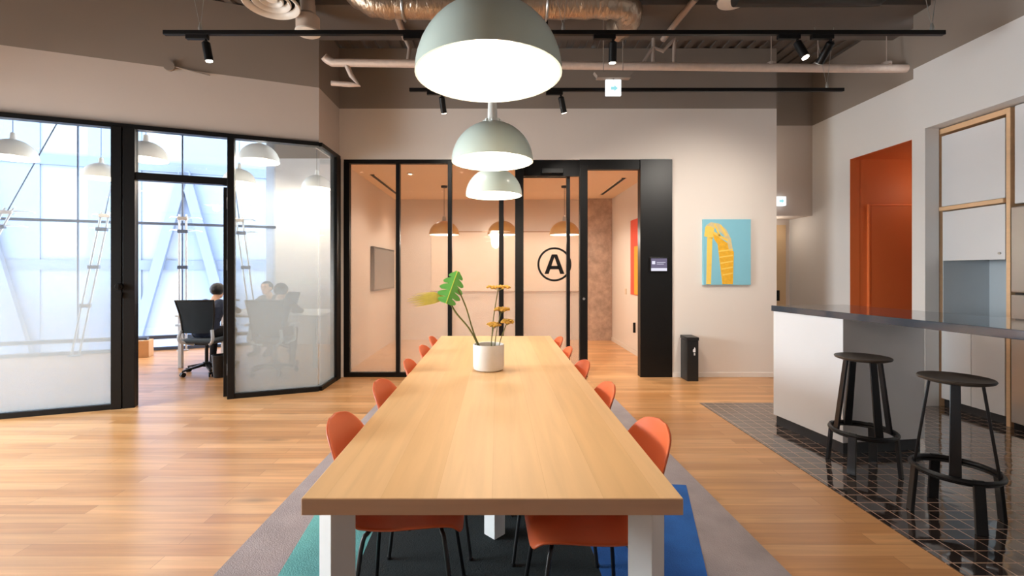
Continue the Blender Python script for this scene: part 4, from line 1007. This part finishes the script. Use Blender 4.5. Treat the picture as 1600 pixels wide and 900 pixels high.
prism(b, [(.0, -.107, .36), (.03, -.107, .36), (.03, -.107, .40), (.02, -.107, .42), (.012, -.107, .40), (.0, -.107, .39)], (0, .003, 0)); box(b, .01, .016, -.107, -.104, .32, .35); box(b, .02, .026, -.107, -.104, .32, .35)
mk = obj('logo', b, M_mark, bn_); mk['label'] = 'small white mark'

# ------------------------------------------------------------------ bar
BA = math.atan2(.142, 1.0)
B0 = Vector((2.422, 4.075, 0))
bw = .72
br_ = thing('bar_counter', 'white bar counter with long dark stone top on the black tiles', 'bar', B0, BA)
b = BM(); box(b, 0, bw, -2.9, 0, 1.0, 1.05); obj('counter_top', b, M_slab, br_, bevel=.003)
b = BM(); box(b, .012, bw - .01, -.707, -.012, .09, 1.0); obj('base', b, M_barbase, br_, bevel=.003)
b = BM(); box(b, .03, bw - .03, -.69, -.03, .004, .09); obj('toe_kick', b, M_toe, br_)
b = BM(); box(b, .012, bw - .01, -2.85, -2.2, .09, 1.0); obj('base', b, M_barbase, br_, bevel=.003)
b = BM(); box(b, .03, bw - .03, -2.83, -2.22, .004, .09); obj('toe_kick', b, M_toe, br_)
def stool(loc, label, up, lo):
    t = thing('bar_stool', label, 'stool', (*loc, .004), 0, 'black bar stools at the counter')
    b = BM(); lathe(b, [(0, .735), (.13, .738), (.157, .748), (.162, .757), (.158, .763), (.12, .753), (0, .747)], 40); obj('seat', b, M_seatwood, t, smooth=True)
    for a in up:
        a = math.radians(a); c, s = math.cos(a), math.sin(a)
        b = BM(); bar(b, (.105 * c, .105 * s, .742), (.168 * c, .168 * s, .24), .042, .014, (-s, c, 0), w2=.05); obj('upper_leg', b, M_stool, t, bevel=.003)
    b = BM(); tube(b, arc((0, 0, .255), .185, 0, 2 * PI, 48, 'xy')[:-1], .013, 10, closed=True); tube(b, arc((0, 0, .238), .175, 0, 2 * PI, 48, 'xy')[:-1], .008, 8, closed=True); obj('footrest_ring', b, M_stool, t, smooth=True)
    for a in lo:
        a = math.radians(a); c, s = math.cos(a), math.sin(a)
        b = BM(); bar(b, (.182 * c, .182 * s, .27), (.205 * c, .205 * s, 0), .046, .018, (-s, c, 0), w2=.05); obj('leg', b, M_stool, t, bevel=.003)
stool((2.51, 3.165), 'black bar stool tucked by the white bar base', (262, 352, 82, 172), (35, 125, 215, 305))
stool((2.53, 2.545), 'black bar stool nearer the camera under the counter overhang', (225, 315, 45, 135), (-17, 73, 163, 253))

# ------------------------------------------------------------------ kitchen wall units
XF, YN, YF = 4.43, 3.98, 4.645
kc = thing('kitchen_cabinet', 'tall white cabinet with pale wood edges set in the wall recess', 'cabinet', (4.7, (YN + YF) / 2, .004), 0)
b = BM(); box(b, XF, 4.98, YF - .032, YF, .0, 2.77); box(b, XF, 4.98, YN, YN + .032, .0, 2.77); box(b, XF, 4.98, YN + .032, YF - .032, 2.72, 2.77); obj('carcass', b, M_cabwood, kc, world=True, bevel=.002)
b = BM(); box(b, XF - .02, 4.98, YN + .04, YF - .04, 1.95, 1.99); obj('shelf', b, M_cabwood, kc, world=True, bevel=.006)
b = BM(); box(b, 4.92, 4.98, YN + .032, YF - .032, .9, 1.95); box(b, XF + .03, 4.92, YF - .038, YF - .032, .9, 1.95); box(b, XF + .03, 4.92, YN + .032, YN + .038, .9, 1.95); obj('back_panel', b, M_backsplash, kc, world=True)
b = BM(); box(b, XF + .005, XF + .025, YN + .045, YF - .045, 1.995, 2.695); obj('upper_door', b, M_cabwhite, kc, world=True, bevel=.002)
fl = None
b = BM(); box(b, XF + .005, XF + .03, YN + .045, YF - .055, 1.455, 1.94); fl = obj('flap_door', b, M_cabwhite, kc, world=True, bevel=.003)
b = BM(); tube(b, [(XF + .006, YN + .085, 1.51), (XF - .006, YN + .085, 1.51)], .011, 14); lk = obj('lock', b, M_steel, fl, world=True); lk['label'] = 'steel cam lock'
b = BM(); box(b, XF - .005, 4.92, YN + .04, YF - .04, .87, .9); obj('worktop', b, M_cabwhite, kc, world=True, bevel=.002)
ym = (YN + YF) / 2 + .0
for ya, yb in ((YN + .045, ym - .002), (ym + .002, YF - .045)):
    b = BM(); box(b, XF + .003, XF + .023, ya, yb, .085, .865); obj('lower_door', b, M_cabwhite, kc, world=True, bevel=.002)
b = BM(); box(b, XF + .04, XF + .06, YN + .04, YF - .04, 0, .08); obj('toe_kick', b, M_toe, kc, world=True)
b = BM(); box(b, XF + .023, 4.92, YN + .04, YF - .04, .085, .865); obj('body', b, M_cabwhite, kc, world=True)
b = BM(); box(b, XF + .03, 4.92, YN + .04, YF - .04, 1.995, 2.695); obj('body', b, M_cabwhite, kc, world=True)
fr = thing('refrigerator', 'tall stainless refrigerator at the right edge beside the wood cabinet', 'refrigerator', (4.7, 3.6, .004), 0)
b = BM(); box(b, 4.44, 4.98, 3.24, 3.95, .06, 1.9); obj('body', b, M_darkduct, fr, world=True)
b = BM(); box(b, 4.395, 4.44, 3.245, 3.945, .06, 1.15); lo_ = obj('lower_door', b, M_steel, fr, world=True, bevel=.008)
b = BM(); box(b, 4.395, 4.44, 3.245, 3.945, 1.17, 1.9); up_ = obj('upper_door', b, M_steel, fr, world=True, bevel=.008)
b = BM(); tube(b, [(4.395, 3.3, .7), (4.35, 3.3, .7), (4.35, 3.3, 1.1), (4.395, 3.3, 1.1)], .011, 10); obj('handle', b, M_blacksat, lo_, world=True, smooth=True)
b = BM(); tube(b, [(4.395, 3.3, 1.22), (4.35, 3.3, 1.22), (4.35, 3.3, 1.6), (4.395, 3.3, 1.6)], .011, 10); obj('handle', b, M_blacksat, up_, world=True, smooth=True)
b = BM(); box(b, 4.42, 4.96, 3.25, 3.94, 0, .06); obj('plinth', b, M_black, fr, world=True)
b = BM(); box(b, 4.44, 4.98, 3.24, 3.955, 1.93, 2.77); solo('overhead_cabinet_shelf', b, M_cabwhite, 'white overhead cupboard above the refrigerator', 'cupboard', bevel=.004)

# ------------------------------------------------------------------ light
w = bpy.data.worlds.new('sky'); S.world = w; w.use_nodes = True
bg = w.node_tree.nodes['Background']; bg.inputs[0].default_value = (.92, .96, 1.0, 1); bg.inputs[1].default_value = 10.0
def portal(name, loc, rotm, sx, sy):
    l = bpy.data.lights.new(name, 'AREA'); l.shape = 'RECTANGLE'; l.size = sx; l.size_y = sy; l.cycles.is_portal = True
    o = bpy.data.objects.new(name, l); o.location = loc; o.rotation_euler = rotm; COL.objects.link(o)
def facing(d): return Vector(d).to_track_quat('-Z', 'Y').to_euler()
g = Matrix.Translation(FC) @ rot(ANG)
portal('portal_facade', g @ Vector(((SL + SR) / 2, .1, 2.1)), facing(rot(ANG) @ Vector((0, -1, 0))), SR - SL, 4.2)
portal('portal_side', (-6.2, (yA + yB_) / 2, (zA + zB) / 2), facing((1, 0, 0)), yB_ - yA, zB - zA)
dl_ = bpy.data.lights.new('window_daylight', 'AREA'); dl_.shape = 'RECTANGLE'; dl_.size = yB_ - yA; dl_.size_y = zB - zA; dl_.energy = 800; dl_.color = (.86, .94, 1.0)
do_ = bpy.data.objects.new('window_daylight', dl_); do_.location = (-6.75, (yA + yB_) / 2, 2.05); do_.rotation_euler = facing((1, 0, -.75)); COL.objects.link(do_)
plight('passage_fill', (5.4, 5.45, 2.4), 2.5, WARM2)  # added fill light that brightens the orange passage, no fixture
plight('hallway_light', (3.6, 6.3, 3.0), 3, WARM2)  # point light in the hallway, no fixture modelled
plight('niche_light', (4.1, 6.85, 2.0), 2.0, WARM)  # point light inside the door niche, without a fixture

# ------------------------------------------------------------------ camera
cam = bpy.data.cameras.new('camera'); co = bpy.data.objects.new('camera', cam); COL.objects.link(co)
co.location = (0, 0, H); co.rotation_euler = (PI / 2, 0, 0)
cam.sensor_width = 36; cam.lens = 36 * F / 1600; cam.shift_x = (800 - CX) / 1600; cam.shift_y = -(450 - CY) / 1600; cam.clip_start = .05
S.camera = co
S.view_settings.view_transform = 'Standard'; S.view_settings.look = 'None'; S.view_settings.gamma = 1; S.view_settings.use_curve_mapping = False
S.view_settings.exposure = 0.35
S.cycles.use_denoising = True
S.cycles.max_bounces = 10; S.cycles.diffuse_bounces = 5; S.cycles.glossy_bounces = 4; S.cycles.transparent_max_bounces = 24; S.cycles.transmission_bounces = 6
S.cycles.sample_clamp_indirect = 6
